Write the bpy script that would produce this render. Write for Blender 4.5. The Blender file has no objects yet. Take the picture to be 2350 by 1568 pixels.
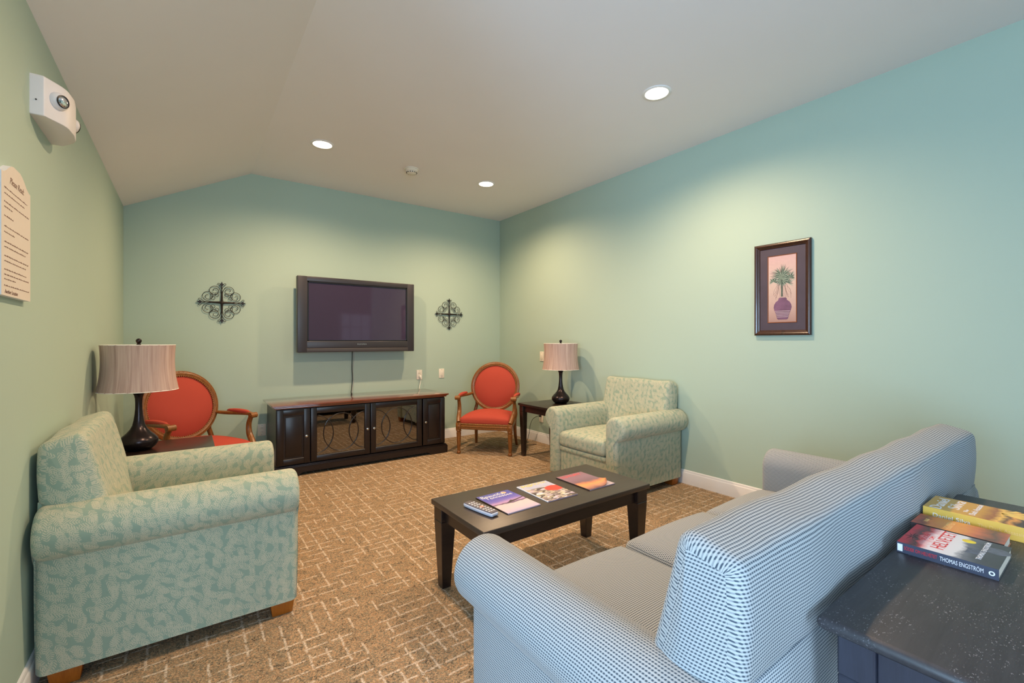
import bpy, bmesh, math, random
from mathutils import Vector, Matrix
random.seed(7)
SC = bpy.context.scene
COL = SC.collection
PI = math.pi

# ------------------------------------------------------------------ camera
cam_d = bpy.data.cameras.new('camera')
cam_d.sensor_width = 36.0
cam_d.lens = 36.0 * 1030 / 2350
cam_d.clip_start = 0.02
cam = bpy.data.objects.new('camera', cam_d)
cam.location = (0, 0, 1.3)
cam.rotation_euler = (PI / 2, 0, -math.atan2(745, 1030))
COL.objects.link(cam)
SC.camera = cam

# ------------------------------------------------------------------ world, exposure
w = bpy.data.worlds.new('world')
SC.world = w
w.use_nodes = True
w.node_tree.nodes['Background'].inputs[0].default_value = (0.62, 0.78, 1.0, 1)
w.node_tree.nodes['Background'].inputs[1].default_value = 1.0
SC.view_settings.view_transform = 'Standard'
SC.view_settings.look = 'None'
SC.view_settings.gamma = 1
SC.view_settings.use_curve_mapping = False
SC.view_settings.exposure = 0.0
SC.cycles.max_bounces = 8
SC.cycles.diffuse_bounces = 5
SC.cycles.caustics_reflective = False
SC.cycles.caustics_refractive = False
SC.cycles.sample_clamp_indirect = 4.0
SC.cycles.use_denoising = True

WARM = (1.0, 0.69, 0.42)
COOL = (0.49, 0.73, 1.0)
COOL2 = (0.56, 0.78, 1.0)


def area(name, loc, rot, sx, sy, energy, col, shape='RECTANGLE', spread=PI):
    l = bpy.data.lights.new(name, 'AREA')
    l.shape = shape
    l.size = sx
    if shape in ('RECTANGLE', 'ELLIPSE'):
        l.size_y = sy
    l.energy = energy
    l.color = col
    l.spread = spread
    o = bpy.data.objects.new(name, l)
    o.location = loc
    o.rotation_euler = rot
    COL.objects.link(o)
    return o


# daylight entering the windows of the open part of the room behind the camera
area('daylight_west', (-2.95, -0.7, 1.35), (0, -math.radians(118), 0), 1.9, 2.6, 500, COOL)
area('daylight_rear', (-0.5, -3.35, 1.40), (math.radians(112), 0, 0), 3.4, 2.0, 330, COOL2)
# recessed ceiling lamps
LAMPS = [(0.976, 4.233), (2.70, 4.226), (2.69, 1.973), (0.976, 1.973)]
for (lx, ly) in LAMPS:
    l = bpy.data.lights.new('recessed_lamp', 'SPOT')
    l.energy = 175
    l.color = WARM
    l.spot_size = math.radians(158)
    l.spot_blend = 0.75
    l.shadow_soft_size = 0.045
    o = bpy.data.objects.new('recessed_lamp', l)
    o.location = (lx, ly, 3.045)
    COL.objects.link(o)


# ------------------------------------------------------------------ helpers
def lin(c):
    r = []
    for v in c[:3]:
        v = v / 255.0
        r.append(v / 12.92 if v <= 0.04045 else ((v + 0.055) / 1.055) ** 2.4)
    return (r[0], r[1], r[2], 1.0)


class NT:
    """small node helper"""
    def __init__(self, name):
        self.m = bpy.data.materials.new(name)
        self.m.use_nodes = True
        self.t = self.m.node_tree
        self.b = self.t.nodes['Principled BSDF']

    def n(self, typ, **kw):
        nd = self.t.nodes.new(typ)
        for k, v in kw.items():
            if k.startswith('i_'):
                nd.inputs[int(k[2:])].default_value = v
            else:
                setattr(nd, k, v)
        return nd

    def put(self, sock, v):
        if isinstance(v, (int, float, tuple)):
            sock.default_value = v
        else:
            self.t.links.new(v, sock)

    def math(self, op, a, b=None, c=None, clamp=False):
        nd = self.t.nodes.new('ShaderNodeMath')
        nd.operation = op
        nd.use_clamp = clamp
        self.put(nd.inputs[0], a)
        if b is not None:
            self.put(nd.inputs[1], b)
        if c is not None:
            self.put(nd.inputs[2], c)
        return nd.outputs[0]

    def mix(self, f, a, b, mode='MIX'):
        nd = self.t.nodes.new('ShaderNodeMix')
        nd.data_type = 'RGBA'
        nd.blend_type = mode
        self.put(nd.inputs[0], f)
        self.put(nd.inputs[6], a)
        self.put(nd.inputs[7], b)
        return nd.outputs[2]

    def noise(self, vec, scale, detail=2, rough=0.5, dist=0.0):
        nd = self.t.nodes.new('ShaderNodeTexNoise')
        nd.inputs['Scale'].default_value = scale
        nd.inputs['Detail'].default_value = detail
        nd.inputs['Roughness'].default_value = rough
        nd.inputs['Distortion'].default_value = dist
        if vec is not None:
            self.t.links.new(vec, nd.inputs['Vector'])
        return nd.outputs['Fac']

    def ramp(self, f, stops):
        nd = self.t.nodes.new('ShaderNodeValToRGB')
        e = nd.color_ramp.elements
        while len(e) < len(stops):
            e.new(0.5)
        for i, (p, c) in enumerate(stops):
            e[i].position = p
            e[i].color = c
        self.put(nd.inputs[0], f)
        return nd.outputs[0]

    def smooth(self, f, a, b):
        nd = self.t.nodes.new('ShaderNodeMapRange')
        nd.interpolation_type = 'SMOOTHSTEP'
        self.put(nd.inputs[0], f)
        nd.inputs[1].default_value = a
        nd.inputs[2].default_value = b
        return nd.outputs[0]

    def coord(self, kind='Object'):
        return self.t.nodes.new('ShaderNodeTexCoord').outputs[kind]

    def xyz(self, vec):
        nd = self.t.nodes.new('ShaderNodeSeparateXYZ')
        self.t.links.new(vec, nd.inputs[0])
        return nd.outputs

    def comb(self, x, y, z=0.0):
        nd = self.t.nodes.new('ShaderNodeCombineXYZ')
        for s, v in zip(nd.inputs, (x, y, z)):
            self.put(s, v)
        return nd.outputs[0]

    def bump(self, h, strength=0.3, dist=0.002):
        nd = self.t.nodes.new('ShaderNodeBump')
        nd.inputs['Strength'].default_value = strength
        nd.inputs['Distance'].default_value = dist
        self.t.links.new(h, nd.inputs['Height'])
        self.t.links.new(nd.outputs[0], self.b.inputs['Normal'])

    def set(self, col=None, rough=None, metal=None, spec=None, coat=None, sheen=None):
        if col is not None:
            self.put(self.b.inputs['Base Color'], col)
        if rough is not None:
            self.put(self.b.inputs['Roughness'], rough)
        if metal is not None:
            self.b.inputs['Metallic'].default_value = metal
        if spec is not None:
            self.b.inputs['Specular IOR Level'].default_value = spec
        if coat is not None:
            self.b.inputs['Coat Weight'].default_value = coat
            self.b.inputs['Coat Roughness'].default_value = 0.08
        if sheen is not None:
            self.b.inputs['Sheen Weight'].default_value = sheen
        return self.m


def simple(name, rgb, rough=0.5, metal=0.0, spec=0.5, var=0.06, scale=30, bump=0.0, bscale=200, coat=None):
    t = NT(name)
    c = lin(rgb)
    vec = t.coord()
    f = t.noise(vec, scale, 3)
    dark = tuple(v * (1 - var * 2) for v in c[:3]) + (1,)
    lite = tuple(min(1, v * (1 + var * 2)) for v in c[:3]) + (1,)
    col = t.mix(f, dark, lite)
    if bump:
        t.bump(t.noise(vec, bscale, 2), bump, 0.001)
    return t.set(col, rough, metal, spec, coat)


def wood(name, dark, light, rough=0.35, axis=0, scale=1.0, coat=None, spec=0.5, speck=False):
    t = NT(name)
    vec = t.coord()
    x = t.xyz(vec)
    st = [6.0, 6.0, 6.0]
    st[axis] = 0.6
    v = t.comb(t.math('MULTIPLY', x[0], st[0]), t.math('MULTIPLY', x[1], st[1]), t.math('MULTIPLY', x[2], st[2]))
    f = t.noise(v, 9 * scale, 5, 0.6, 0.8)
    f2 = t.noise(v, 60 * scale, 3, 0.6)
    ff = t.math('ADD', t.math('MULTIPLY', f, 0.7), t.math('MULTIPLY', f2, 0.3))
    col = t.ramp(ff, [(0.3, lin(dark)), (0.7, lin(light))])
    if speck:   # pale open-grain flecks worn into the dark finish
        st2 = [40.0, 40.0, 40.0]
        st2[axis] = 16.0
        vv = t.comb(t.math('MULTIPLY', x[0], st2[0]), t.math('MULTIPLY', x[1], st2[1]), t.math('MULTIPLY', x[2], st2[2]))
        fl = t.smooth(t.noise(vv, 9.0, 2), 0.62, 0.70)
        pt = t.smooth(t.noise(vec, 14, 2), 0.42, 0.60)
        col = t.mix(t.math('MULTIPLY', t.math('MULTIPLY', fl, pt), 0.6), col, lin((150, 146, 150)))
    t.bump(f2, 0.08, 0.001)
    return t.set(col, rough, None, spec, coat)


# ------------------------------------------------------------------ mesh building
class MB:
    def __init__(self):
        self.v, self.f, self.uv, self.mi, self.sm = [], [], [], [], []

    def add(self, vs, fs, uvs=None, mi=0, smooth=True):
        o = len(self.v)
        self.v += [tuple(p) for p in vs]
        for i, f in enumerate(fs):
            self.f.append(tuple(o + k for k in f))
            self.uv.append(uvs[i] if uvs else None)
            self.mi.append(mi)
            self.sm.append(smooth)
        return self

    def xf(self, M, start=0):
        for i in range(start, len(self.v)):
            p = M @ Vector(self.v[i])
            self.v[i] = (p.x, p.y, p.z)
        return self

    def box(self, a, b, mi=0):
        x0, y0, z0 = a
        x1, y1, z1 = b
        vs = [(x0, y0, z0), (x1, y0, z0), (x1, y1, z0), (x0, y1, z0), (x0, y0, z1), (x1, y0, z1), (x1, y1, z1), (x0, y1, z1)]
        fs = [(0, 3, 2, 1), (4, 5, 6, 7), (0, 1, 5, 4), (1, 2, 6, 5), (2, 3, 7, 6), (3, 0, 4, 7)]
        return self.add(vs, fs, None, mi, False)

    def rbox(self, a, b, r=0.004, seg=2, mi=0, taper=None):
        """box with rounded edges"""
        bm = bmesh.new()
        bmesh.ops.create_cube(bm, size=1)
        c = [(a[i] + b[i]) / 2 for i in range(3)]
        s = [(b[i] - a[i]) for i in range(3)]
        for v in bm.verts:
            v.co = Vector((c[0] + v.co.x * s[0], c[1] + v.co.y * s[1], c[2] + v.co.z * s[2]))
        r = min(r, min(abs(q) for q in s) * 0.45)
        bmesh.ops.bevel(bm, geom=list(bm.edges), offset=r, segments=seg, profile=0.5, affect='EDGES')
        if taper:
            for v in bm.verts:
                v.co = taper(v.co)
        bm.verts.index_update()
        self.add([v.co[:] for v in bm.verts], [[v.index for v in f.verts] for f in bm.faces], None, mi, True)
        bm.free()
        return self

    def soft(self, c, s, r, n=10, fn=None, mi=0):
        """cushion: subdivided rounded box, centre c, size s, edge radius r, optional shaping fn(p)->p"""
        for ax in range(3):
            for sg in (-1, 1):
                u, v = (ax + 1) % 3, (ax + 2) % 3
                if sg < 0:
                    u, v = v, u
                vs, fs, uvs = [], [], []
                for i in range(n + 1):
                    for j in range(n + 1):
                        a = -math.cos(PI * i / n) * 0.35 + (2 * i / n - 1) * 0.65
                        b = -math.cos(PI * j / n) * 0.35 + (2 * j / n - 1) * 0.65
                        p = [0, 0, 0]
                        p[ax] = sg
                        p[u] = a
                        p[v] = b
                        h = [s[k] / 2 for k in range(3)]
                        q = [p[k] * h[k] for k in range(3)]
                        inn = [max(-(h[k] - r), min(h[k] - r, q[k])) for k in range(3)]
                        d = Vector([q[k] - inn[k] for k in range(3)])
                        if d.length > 1e-9:
                            d = d.normalized() * r
                        P = Vector(inn) + d
                        if fn:
                            P = fn(P)
                        vs.append((P.x + c[0], P.y + c[1], P.z + c[2]))
                for i in range(n):
                    for j in range(n):
                        fs.append((i * (n + 1) + j, (i + 1) * (n + 1) + j, (i + 1) * (n + 1) + j + 1, i * (n + 1) + j + 1))
                self.add(vs, fs, None, mi, True)
        return self

    def lathe(self, prof, n=32, c=(0, 0, 0), mi=0, close=True, fn=None):
        vs, fs = [], []
        m = len(prof)
        for (r, z) in prof:
            for k in range(n):
                a = 2 * PI * k / n
                rr = r * (fn(a, z) if fn else 1)
                vs.append((c[0] + rr * math.cos(a), c[1] + rr * math.sin(a), c[2] + z))
        for i in range(m - 1):
            for k in range(n):
                k2 = (k + 1) % n
                fs.append((i * n + k, i * n + k2, (i + 1) * n + k2, (i + 1) * n + k))
        self.add(vs, fs, None, mi, True)
        if close:
            self.add([vs[k] for k in range(n)], [tuple(reversed(range(n)))], None, mi, False)
            self.add([vs[(m - 1) * n + k] for k in range(n)], [tuple(range(n))], None, mi, False)
        return self

    def tube(self, pts, r, n=8, mi=0, closed=False, flat=1.0):
        """tube along pts; r number or list; flat squashes the second axis"""
        P = [Vector(p) for p in pts]
        m = len(P)
        R = r if isinstance(r, (list, tuple)) else [r] * m
        vs, fs = [], []
        up = Vector((0, 0, 1))
        prev = None
        for i in range(m):
            if closed:
                t = (P[(i + 1) % m] - P[i - 1]).normalized()
            else:
                t = (P[min(i + 1, m - 1)] - P[max(i - 1, 0)]).normalized()
            if prev is None:
                a = t.cross(up if abs(t.z) < 0.95 else Vector((1, 0, 0))).normalized()
            else:
                a = (prev - t * prev.dot(t)).normalized()
            prev = a
            b = t.cross(a)
            for k in range(n):
                an = 2 * PI * k / n
                q = P[i] + a * (R[i] * math.cos(an)) + b * (R[i] * flat * math.sin(an))
                vs.append(q[:])
        for i in range(m if closed else m - 1):
            j = (i + 1) % m
            for k in range(n):
                k2 = (k + 1) % n
                fs.append((i * n + k, i * n + k2, j * n + k2, j * n + k))
        self.add(vs, fs, None, mi, True)
        if not closed:
            self.add(vs[:n], [tuple(reversed(range(n)))], None, mi, False)
            self.add(vs[-n:], [tuple(range(n))], None, mi, False)
        return self

    def prism(self, poly, d0, d1, plane='XZ', mi=0, smooth=False):
        """extrude polygon in a plane along the remaining axis"""
        n = len(poly)

        def mk(p, d):
            return {'XZ': (p[0], d, p[1]), 'XY': (p[0], p[1], d), 'YZ': (d, p[0], p[1])}[plane]
        vs = [mk(p, d0) for p in poly] + [mk(p, d1) for p in poly]
        self.add(vs, [tuple(range(n)), tuple(reversed(range(n, 2 * n)))], None, mi, False)
        self.add(vs, [(k, k + n, (k + 1) % n + n, (k + 1) % n) for k in range(n)], None, mi, smooth)
        return self

    def loft_end(self, prof, s0, s1, mk, r=0.03, seg=4, bulge=0.012, ends=(True, True), wob=None):
        """upholstered extrusion: closed profile swept from s0 to s1 with rounded, slightly domed ends.
        mk(p, s) -> xyz ; uv = (s, perimeter) on the sides, (p0, p1) on the caps"""
        n = len(prof)
        nrm = []
        area2 = sum(prof[i][0] * prof[(i + 1) % n][1] - prof[(i + 1) % n][0] * prof[i][1] for i in range(n))
        sg = 1 if area2 > 0 else -1
        for i in range(n):
            a, b = prof[i - 1], prof[(i + 1) % n]
            t = Vector((b[0] - a[0], b[1] - a[1]))
            t = t.normalized() if t.length > 0 else Vector((1, 0))
            nrm.append((t.y * sg, -t.x * sg))
        per = [0]
        for i in range(n):
            a, b = prof[i], prof[(i + 1) % n]
            per.append(per[-1] + math.hypot(b[0] - a[0], b[1] - a[1]))
        rows = []
        if ends[0]:
            for k in range(seg + 1):
                a = PI / 2 * k / seg
                rows.append((s0 + r * (1 - math.sin(a)), r * (1 - math.cos(a))))
            rows.reverse()
            rows = [(s0 + r * (1 - math.sin(PI / 2 - PI / 2 * k / seg)), 0) for k in ()] + \
                   [(s0 + r * (1 - math.cos(PI / 2 * k / seg)), r * (1 - math.sin(PI / 2 * k / seg))) for k in range(seg + 1)]
        else:
            rows.append((s0, 0))
        L = s1 - s0
        m = max(2, int(abs(L) / 0.08))
        a0 = s0 + (r if ends[0] else 0)
        a1 = s1 - (r if ends[1] else 0)
        for k in range(1, m):
            rows.append((a0 + (a1 - a0) * k / m, 0))
        if ends[1]:
            rows += [(s1 - r * (1 - math.cos(PI / 2 * (seg - k) / seg)), r * (1 - math.sin(PI / 2 * (seg - k) / seg))) for k in range(seg + 1)]
        else:
            rows.append((s1, 0))
        vs, fs, uvs = [], [], []
        for (s, ins) in rows:
            for i in range(n):
                p = (prof[i][0] - nrm[i][0] * ins, prof[i][1] - nrm[i][1] * ins)
                if wob:
                    q = wob(s, per[i], p, nrm[i])
                    p = q
                vs.append(mk(p, s))
        for j in range(len(rows) - 1):
            for i in range(n):
                i2 = (i + 1) % n
                fs.append((j * n + i, j * n + i2, (j + 1) * n + i2, (j + 1) * n + i))
                uvs.append([(rows[j][0], per[i]), (rows[j][0], per[i + 1]), (rows[j + 1][0], per[i + 1]), (rows[j + 1][0], per[i])])
        self.add(vs, fs, uvs, 0, True)
        # caps
        cx = sum(p[0] for p in prof) / n
        cy = sum(p[1] for p in prof) / n
        for e, (s, ins, sgn) in enumerate(((rows[0][0], rows[0][1], -1), (rows[-1][0], rows[-1][1], 1))):
            ring0 = [(prof[i][0] - nrm[i][0] * ins, prof[i][1] - nrm[i][1] * ins) for i in range(n)]
            if wob:
                ring0 = [wob(s, per[i], ring0[i], nrm[i]) for i in range(n)]
            vs, pp = [], []
            ks = (1.0, 0.85, 0.6, 0.3)
            for q in ks:
                for i in range(n):
                    p = (cx + (ring0[i][0] - cx) * q, cy + (ring0[i][1] - cy) * q)
                    pp.append(p)
                    bb = bulge * (1 - q * q) if ends[e] else 0
                    vs.append(mk(p, s + sgn * bb))
            pp.append((cx, cy))
            vs.append(mk((cx, cy), s + sgn * (bulge if ends[e] else 0)))
            fs = []
            for j in range(len(ks) - 1):
                for i in range(n):
                    i2 = (i + 1) % n
                    fs.append((j * n + i, (j + 1) * n + i, (j + 1) * n + i2, j * n + i2) if sgn < 0 else (j * n + i, j * n + i2, (j + 1) * n + i2, (j + 1) * n + i))
            b0 = (len(ks) - 1) * n
            for i in range(n):
                i2 = (i + 1) % n
                fs.append((b0 + i, len(vs) - 1, b0 + i2) if sgn < 0 else (b0 + i, b0 + i2, len(vs) - 1))
            self.add(vs, fs, [[pp[k] for k in f] for f in fs], 0, True)
        return self

    def build(self, name, mats, parent=None, merge=0.00005, sharp=35):
        me = bpy.data.meshes.new(name)
        me.from_pydata(self.v, [], self.f)
        uvl = me.uv_layers.new(name='uv')
        for p in me.polygons:
            p.use_smooth = self.sm[p.index]
            p.material_index = self.mi[p.index]
            u = self.uv[p.index]
            if u:
                for k, li in enumerate(p.loop_indices):
                    uvl.data[li].uv = u[k]
            else:
                nn = p.normal
                ax = max(range(3), key=lambda i: abs(nn[i]))
                for li in p.loop_indices:
                    c = me.vertices[me.loops[li].vertex_index].co
                    uvl.data[li].uv = {0: (c.y, c.z), 1: (c.x, c.z), 2: (c.x, c.y)}[ax]
        if merge:
            bm = bmesh.new()
            bm.from_mesh(me)
            bmesh.ops.remove_doubles(bm, verts=bm.verts, dist=merge)
            bmesh.ops.recalc_face_normals(bm, faces=bm.faces)
            bm.to_mesh(me)
            bm.free()
        try:
            me.set_sharp_from_angle(angle=math.radians(sharp))
        except Exception:
            pass
        for m in (mats if isinstance(mats, (list, tuple)) else [mats]):
            me.materials.append(m)
        o = bpy.data.objects.new(name, me)
        COL.objects.link(o)
        if parent:
            o.parent = parent
        return o


def empty(name, loc=(0, 0, 0), rz=0.0, rot=None):
    o = bpy.data.objects.new(name, None)
    o.location = loc
    o.rotation_euler = rot if rot else (0, 0, rz)
    o.empty_display_size = 0.1
    COL.objects.link(o)
    return o


def tag(o, label, cat, group=None):
    o['label'] = label
    o['category'] = cat
    if group:
        o['group'] = group
    return o


def struct(o, label=None):
    o['kind'] = 'structure'
    if label:
        o['label'] = label
    return o


def copy_tree(o, parent=None):
    c = o.copy()
    COL.objects.link(c)
    c.parent = parent
    for ch in list(o.children):
        copy_tree(ch, c)
    return c


def bez(pts, n=8):
    """Catmull-Rom through pts"""
    P = [Vector(p) for p in pts]
    out = []
    for i in range(len(P) - 1):
        p0, p1, p2, p3 = P[max(i - 1, 0)], P[i], P[i + 1], P[min(i + 2, len(P) - 1)]
        for k in range(n):
            t = k / n
            out.append((0.5 * ((2 * p1) + (p2 - p0) * t + (2 * p0 - 5 * p1 + 4 * p2 - p3) * t * t + (3 * p1 - p0 - 3 * p2 + p3) * t ** 3))[:])
    out.append(P[-1][:])
    return out


def rpoly(corners, seg=4):
    """polygon with rounded corners: (x, y, r); long edges subdivided"""
    n = len(corners)
    out = []
    for i in range(n):
        p = Vector(corners[i][:2])
        r = corners[i][2]
        a = Vector(corners[i - 1][:2])
        b = Vector(corners[(i + 1) % n][:2])
        if r <= 0:
            out.append(p[:])
            continue
        da, db = (a - p).normalized(), (b - p).normalized()
        r1 = min(r, (a - p).length * 0.45, (b - p).length * 0.45)
        A, B = p + da * r1, p + db * r1
        for k in range(seg + 1):
            t = k / seg
            out.append((A * (1 - t) ** 2 + p * 2 * t * (1 - t) + B * t * t)[:])
    res = []
    for i in range(len(out)):
        a, b = Vector(out[i]), Vector(out[(i + 1) % len(out)])
        res.append(a[:])
        L = (b - a).length
        k = int(L / 0.06)
        for q in range(1, k + 1):
            res.append((a + (b - a) * q / (k + 1))[:])
    return res


def text(body, size, mat, parent, M, name='lettering', extrude=0.0002, sx=1.0, align='CENTER', shear=0.0, width=None):
    cu = bpy.data.curves.new(name, 'FONT')
    cu.body = body
    cu.size = size
    cu.extrude = extrude
    cu.align_x = align
    cu.align_y = 'CENTER'
    cu.shear = shear
    cu.resolution_u = 3
    tmp = bpy.data.objects.new('tmp', cu)
    COL.objects.link(tmp)
    dg = bpy.context.evaluated_depsgraph_get()
    dg.update()
    me = bpy.data.meshes.new_from_object(tmp.evaluated_get(dg))
    bpy.data.objects.remove(tmp)
    if width and len(me.vertices):
        xs = [v.co.x for v in me.vertices]
        sx = width / (max(xs) - min(xs))
    me.transform(M @ Matrix.Diagonal((sx, 1, 1, 1)))
    me.name = name
    me.materials.clear()
    me.materials.append(mat)
    o = bpy.data.objects.new(name, me)
    COL.objects.link(o)
    o.parent = parent
    return o


def basis(o, x, y):
    """matrix with origin o, text right = x, text up = y"""
    x = Vector(x).normalized()
    y = Vector(y).normalized()
    z = x.cross(y)
    M = Matrix((x, y, z)).transposed().to_4x4()
    M.translation = Vector(o)
    return M


# ------------------------------------------------------------------ materials
def wall_mat():
    t = NT('sage_wall_paint')
    vec = t.coord()
    f = t.noise(vec, 1.2, 2)
    col = t.mix(f, lin((170, 190, 175)), lin((174, 193, 179)))
    t.bump(t.noise(vec, 260, 2), 0.08, 0.001)
    return t.set(col, 0.62, None, 0.3)


def carpet_mat():
    t = NT('patterned_carpet')
    vec = t.coord()
    x = t.xyz(vec)
    c = 0.068
    wv = t.math('MULTIPLY', t.math('SUBTRACT', t.noise(vec, 22, 2), 0.5), 0.013)
    wv2 = t.math('MULTIPLY', t.math('SUBTRACT', t.noise(vec, 19, 2), 0.5), 0.013)
    X = t.math('DIVIDE', t.math('ADD', x[0], wv), c)
    Y = t.math('DIVIDE', t.math('ADD', x[1], wv2), c)

    def lines(A, B, seed):
        # strokes parallel to A lying on lines B = integer
        row = t.math('ROUND', B)
        wn0 = t.n('ShaderNodeTexWhiteNoise', noise_dimensions='2D')
        t.t.links.new(t.comb(row, seed), wn0.inputs['Vector'])
        sh = t.math('MULTIPLY', wn0.outputs['Value'], 5.0)
        segc = t.math('DIVIDE', t.math('ADD', A, sh), 1.55)
        seg = t.math('FLOOR', segc)
        wn = t.n('ShaderNodeTexWhiteNoise', noise_dimensions='3D')
        t.t.links.new(t.comb(seg, row, seed + 3.3), wn.inputs['Vector'])
        on = t.math('GREATER_THAN', wn.outputs['Value'], 0.42)
        d = t.math('MULTIPLY', t.math('ABSOLUTE', t.math('SUBTRACT', B, row)), c)
        m = t.math('SUBTRACT', 1.0, t.smooth(d, 0.0020, 0.0070))
        fr = t.math('FRACT', segc)
        e = t.math('MULTIPLY', t.smooth(fr, 0.02, 0.10), t.math('SUBTRACT', 1.0, t.smooth(fr, 0.86, 0.96)))
        return t.math('MULTIPLY', t.math('MULTIPLY', m, on), e)
    l1 = lines(X, Y, 1.7)
    l2 = lines(Y, X, 9.1)
    ln = t.math('MAXIMUM', l1, l2)
    # loop speckle of several yarn colours
    vo = t.n('ShaderNodeTexVoronoi')
    vo.inputs['Scale'].default_value = 210
    t.t.links.new(vec, vo.inputs['Vector'])
    sp = t.xyz(vo.outputs['Color'])[0]
    patch = t.noise(vec, 18, 3, 0.65)
    k = t.math('ADD', t.math('MULTIPLY', sp, 0.5), t.math('MULTIPLY', patch, 0.62))
    base = t.ramp(k, [(0.25, lin((78, 66, 54))), (0.38, lin((124, 110, 92))), (0.48, lin((168, 132, 98))), (0.56, lin((120, 112, 94))), (0.64, lin((152, 136, 112))), (0.74, lin((192, 156, 120))), (0.9, lin((126, 102, 82)))])
    lncol = t.mix(sp, lin((196, 176, 154)), lin((224, 207, 188)))
    fac = t.math('MULTIPLY', ln, t.math('ADD', 0.38, t.math('MULTIPLY', sp, 0.5)))
    col = t.mix(fac, base, lncol)
    t.bump(t.math('ADD', sp, t.math('MULTIPLY', ln, 0.5)), 0.5, 0.003)
    return t.set(col, 0.95, None, 0.1)


def leaf_fabric():
    t = NT('leaf_jacquard_fabric')
    uv = t.coord('UV')

    def layer(S, off, L, W):
        mp = t.n('ShaderNodeMapping')
        mp.inputs['Location'].default_value = (off, off * 1.7, 0)
        t.t.links.new(uv, mp.inputs['Vector'])
        vo = t.n('ShaderNodeTexVoronoi', voronoi_dimensions='2D')
        vo.inputs['Scale'].default_value = S
        vo.inputs['Randomness'].default_value = 0.75
        t.t.links.new(mp.outputs[0], vo.inputs['Vector'])
        sub = t.n('ShaderNodeVectorMath', operation='SUBTRACT')
        t.t.links.new(mp.outputs[0], sub.inputs[0])
        t.t.links.new(vo.outputs['Position'], sub.inputs[1])
        ang = t.math('ADD', t.math('MULTIPLY', t.xyz(vo.outputs['Color'])[0], 2.2), t.math('MULTIPLY', t.math('GREATER_THAN', t.xyz(vo.outputs['Color'])[1], 0.5), 3.1416))
        ro = t.n('ShaderNodeVectorRotate', rotation_type='Z_AXIS')
        t.t.links.new(sub.outputs[0], ro.inputs['Vector'])
        t.t.links.new(ang, ro.inputs['Angle'])
        p = t.xyz(ro.outputs[0])
        # curved mid-rib
        y = t.math('ADD', p[1], t.math('MULTIPLY', t.math('MULTIPLY', p[0], p[0]), 6.0))
        ay = t.math('ABSOLUTE', y)
        q = t.math('DIVIDE', p[0], L)
        wv = t.math('MULTIPLY', t.math('SUBTRACT', 1.0, t.math('MULTIPLY', q, q)), W)
        ins = t.smooth(t.math('SUBTRACT', wv, ay), -0.0010, 0.0012)
        st = t.math('SINE', t.math('MULTIPLY', t.math('ADD', p[0], t.math('MULTIPLY', ay, -0.9)), 760.0))
        st = t.smooth(st, -0.55, 0.25)
        rib = t.smooth(ay, 0.0004, 0.0016)
        return t.math('MULTIPLY', ins, t.math('MULTIPLY', st, t.math('ADD', 0.4, t.math('MULTIPLY', rib, 0.6))))
    m = t.math('MAXIMUM', layer(20, 0.0, 0.034, 0.0135), t.math('MAXIMUM', layer(23, 0.37, 0.030, 0.0115), layer(21, 0.71, 0.032, 0.012)))
    wv = t.noise(uv, 900, 1)
    base = t.mix(wv, lin((136, 154, 136)), lin((146, 163, 146)))
    leaf = t.mix(wv, lin((192, 184, 158)), lin((202, 194, 170)))
    col = t.mix(t.math('MULTIPLY', m, 0.72), base, leaf)
    t.bump(t.math('ADD', t.math('MULTIPLY', m, 0.6), t.math('MULTIPLY', wv, 0.5)), 0.25, 0.001)
    return t.set(col, 0.85, None, 0.25, None, 0.15)


def cord_fabric(p=0.0072):
    """blue-grey houndstooth rows on pale ground"""
    t = NT('blue_houndstooth_fabric')
    uv = t.xyz(t.coord('UV'))
    nz = t.noise(t.coord('UV'), 14, 2)
    V = t.math('ADD', uv[1], t.math('MULTIPLY', nz, 0.004))
    k = 2 * PI / p
    a = t.math('SINE', t.math('MULTIPLY', V, k))
    ph = t.math('MULTIPLY', t.math('ADD', uv[0], t.math('MULTIPLY', V, 0.35)), k)
    b = t.math('SINE', ph)
    row = t.smooth(a, -0.15, 0.45)
    blob = t.smooth(b, -0.7, 0.3)
    dark = t.math('MULTIPLY', row, t.math('ADD', 0.42, t.math('MULTIPLY', blob, 0.58)))
    # small tooth between the rows
    c = t.math('MULTIPLY', t.smooth(b, 0.5, 0.9), t.math('MULTIPLY', t.smooth(a, -1.0, -0.3), 0.35))
    dark = t.math('MAXIMUM', dark, c)
    wv = t.noise(t.coord('UV'), 700, 1)
    col = t.mix(dark, t.mix(wv, lin((168, 171, 173)), lin((182, 185, 187))), t.mix(wv, lin((58, 68, 80)), lin((76, 88, 100))))
    t.bump(t.math('SUBTRACT', wv, dark), 0.25, 0.001)
    return t.set(col, 0.9, None, 0.2, None, 0.1)


def red_fabric():
    t = NT('coral_woven_fabric')
    uv = t.xyz(t.coord('UV'))
    k = 2 * PI / 0.009
    g = t.math('MULTIPLY', t.math('SINE', t.math('MULTIPLY', uv[0], k)), t.math('SINE', t.math('MULTIPLY', uv[1], k)))
    col = t.mix(t.smooth(g, 0.2, 0.7), lin((170, 66, 54)), lin((184, 88, 68)))
    t.bump(g, 0.2, 0.001)
    return t.set(col, 0.85, None, 0.2)


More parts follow.
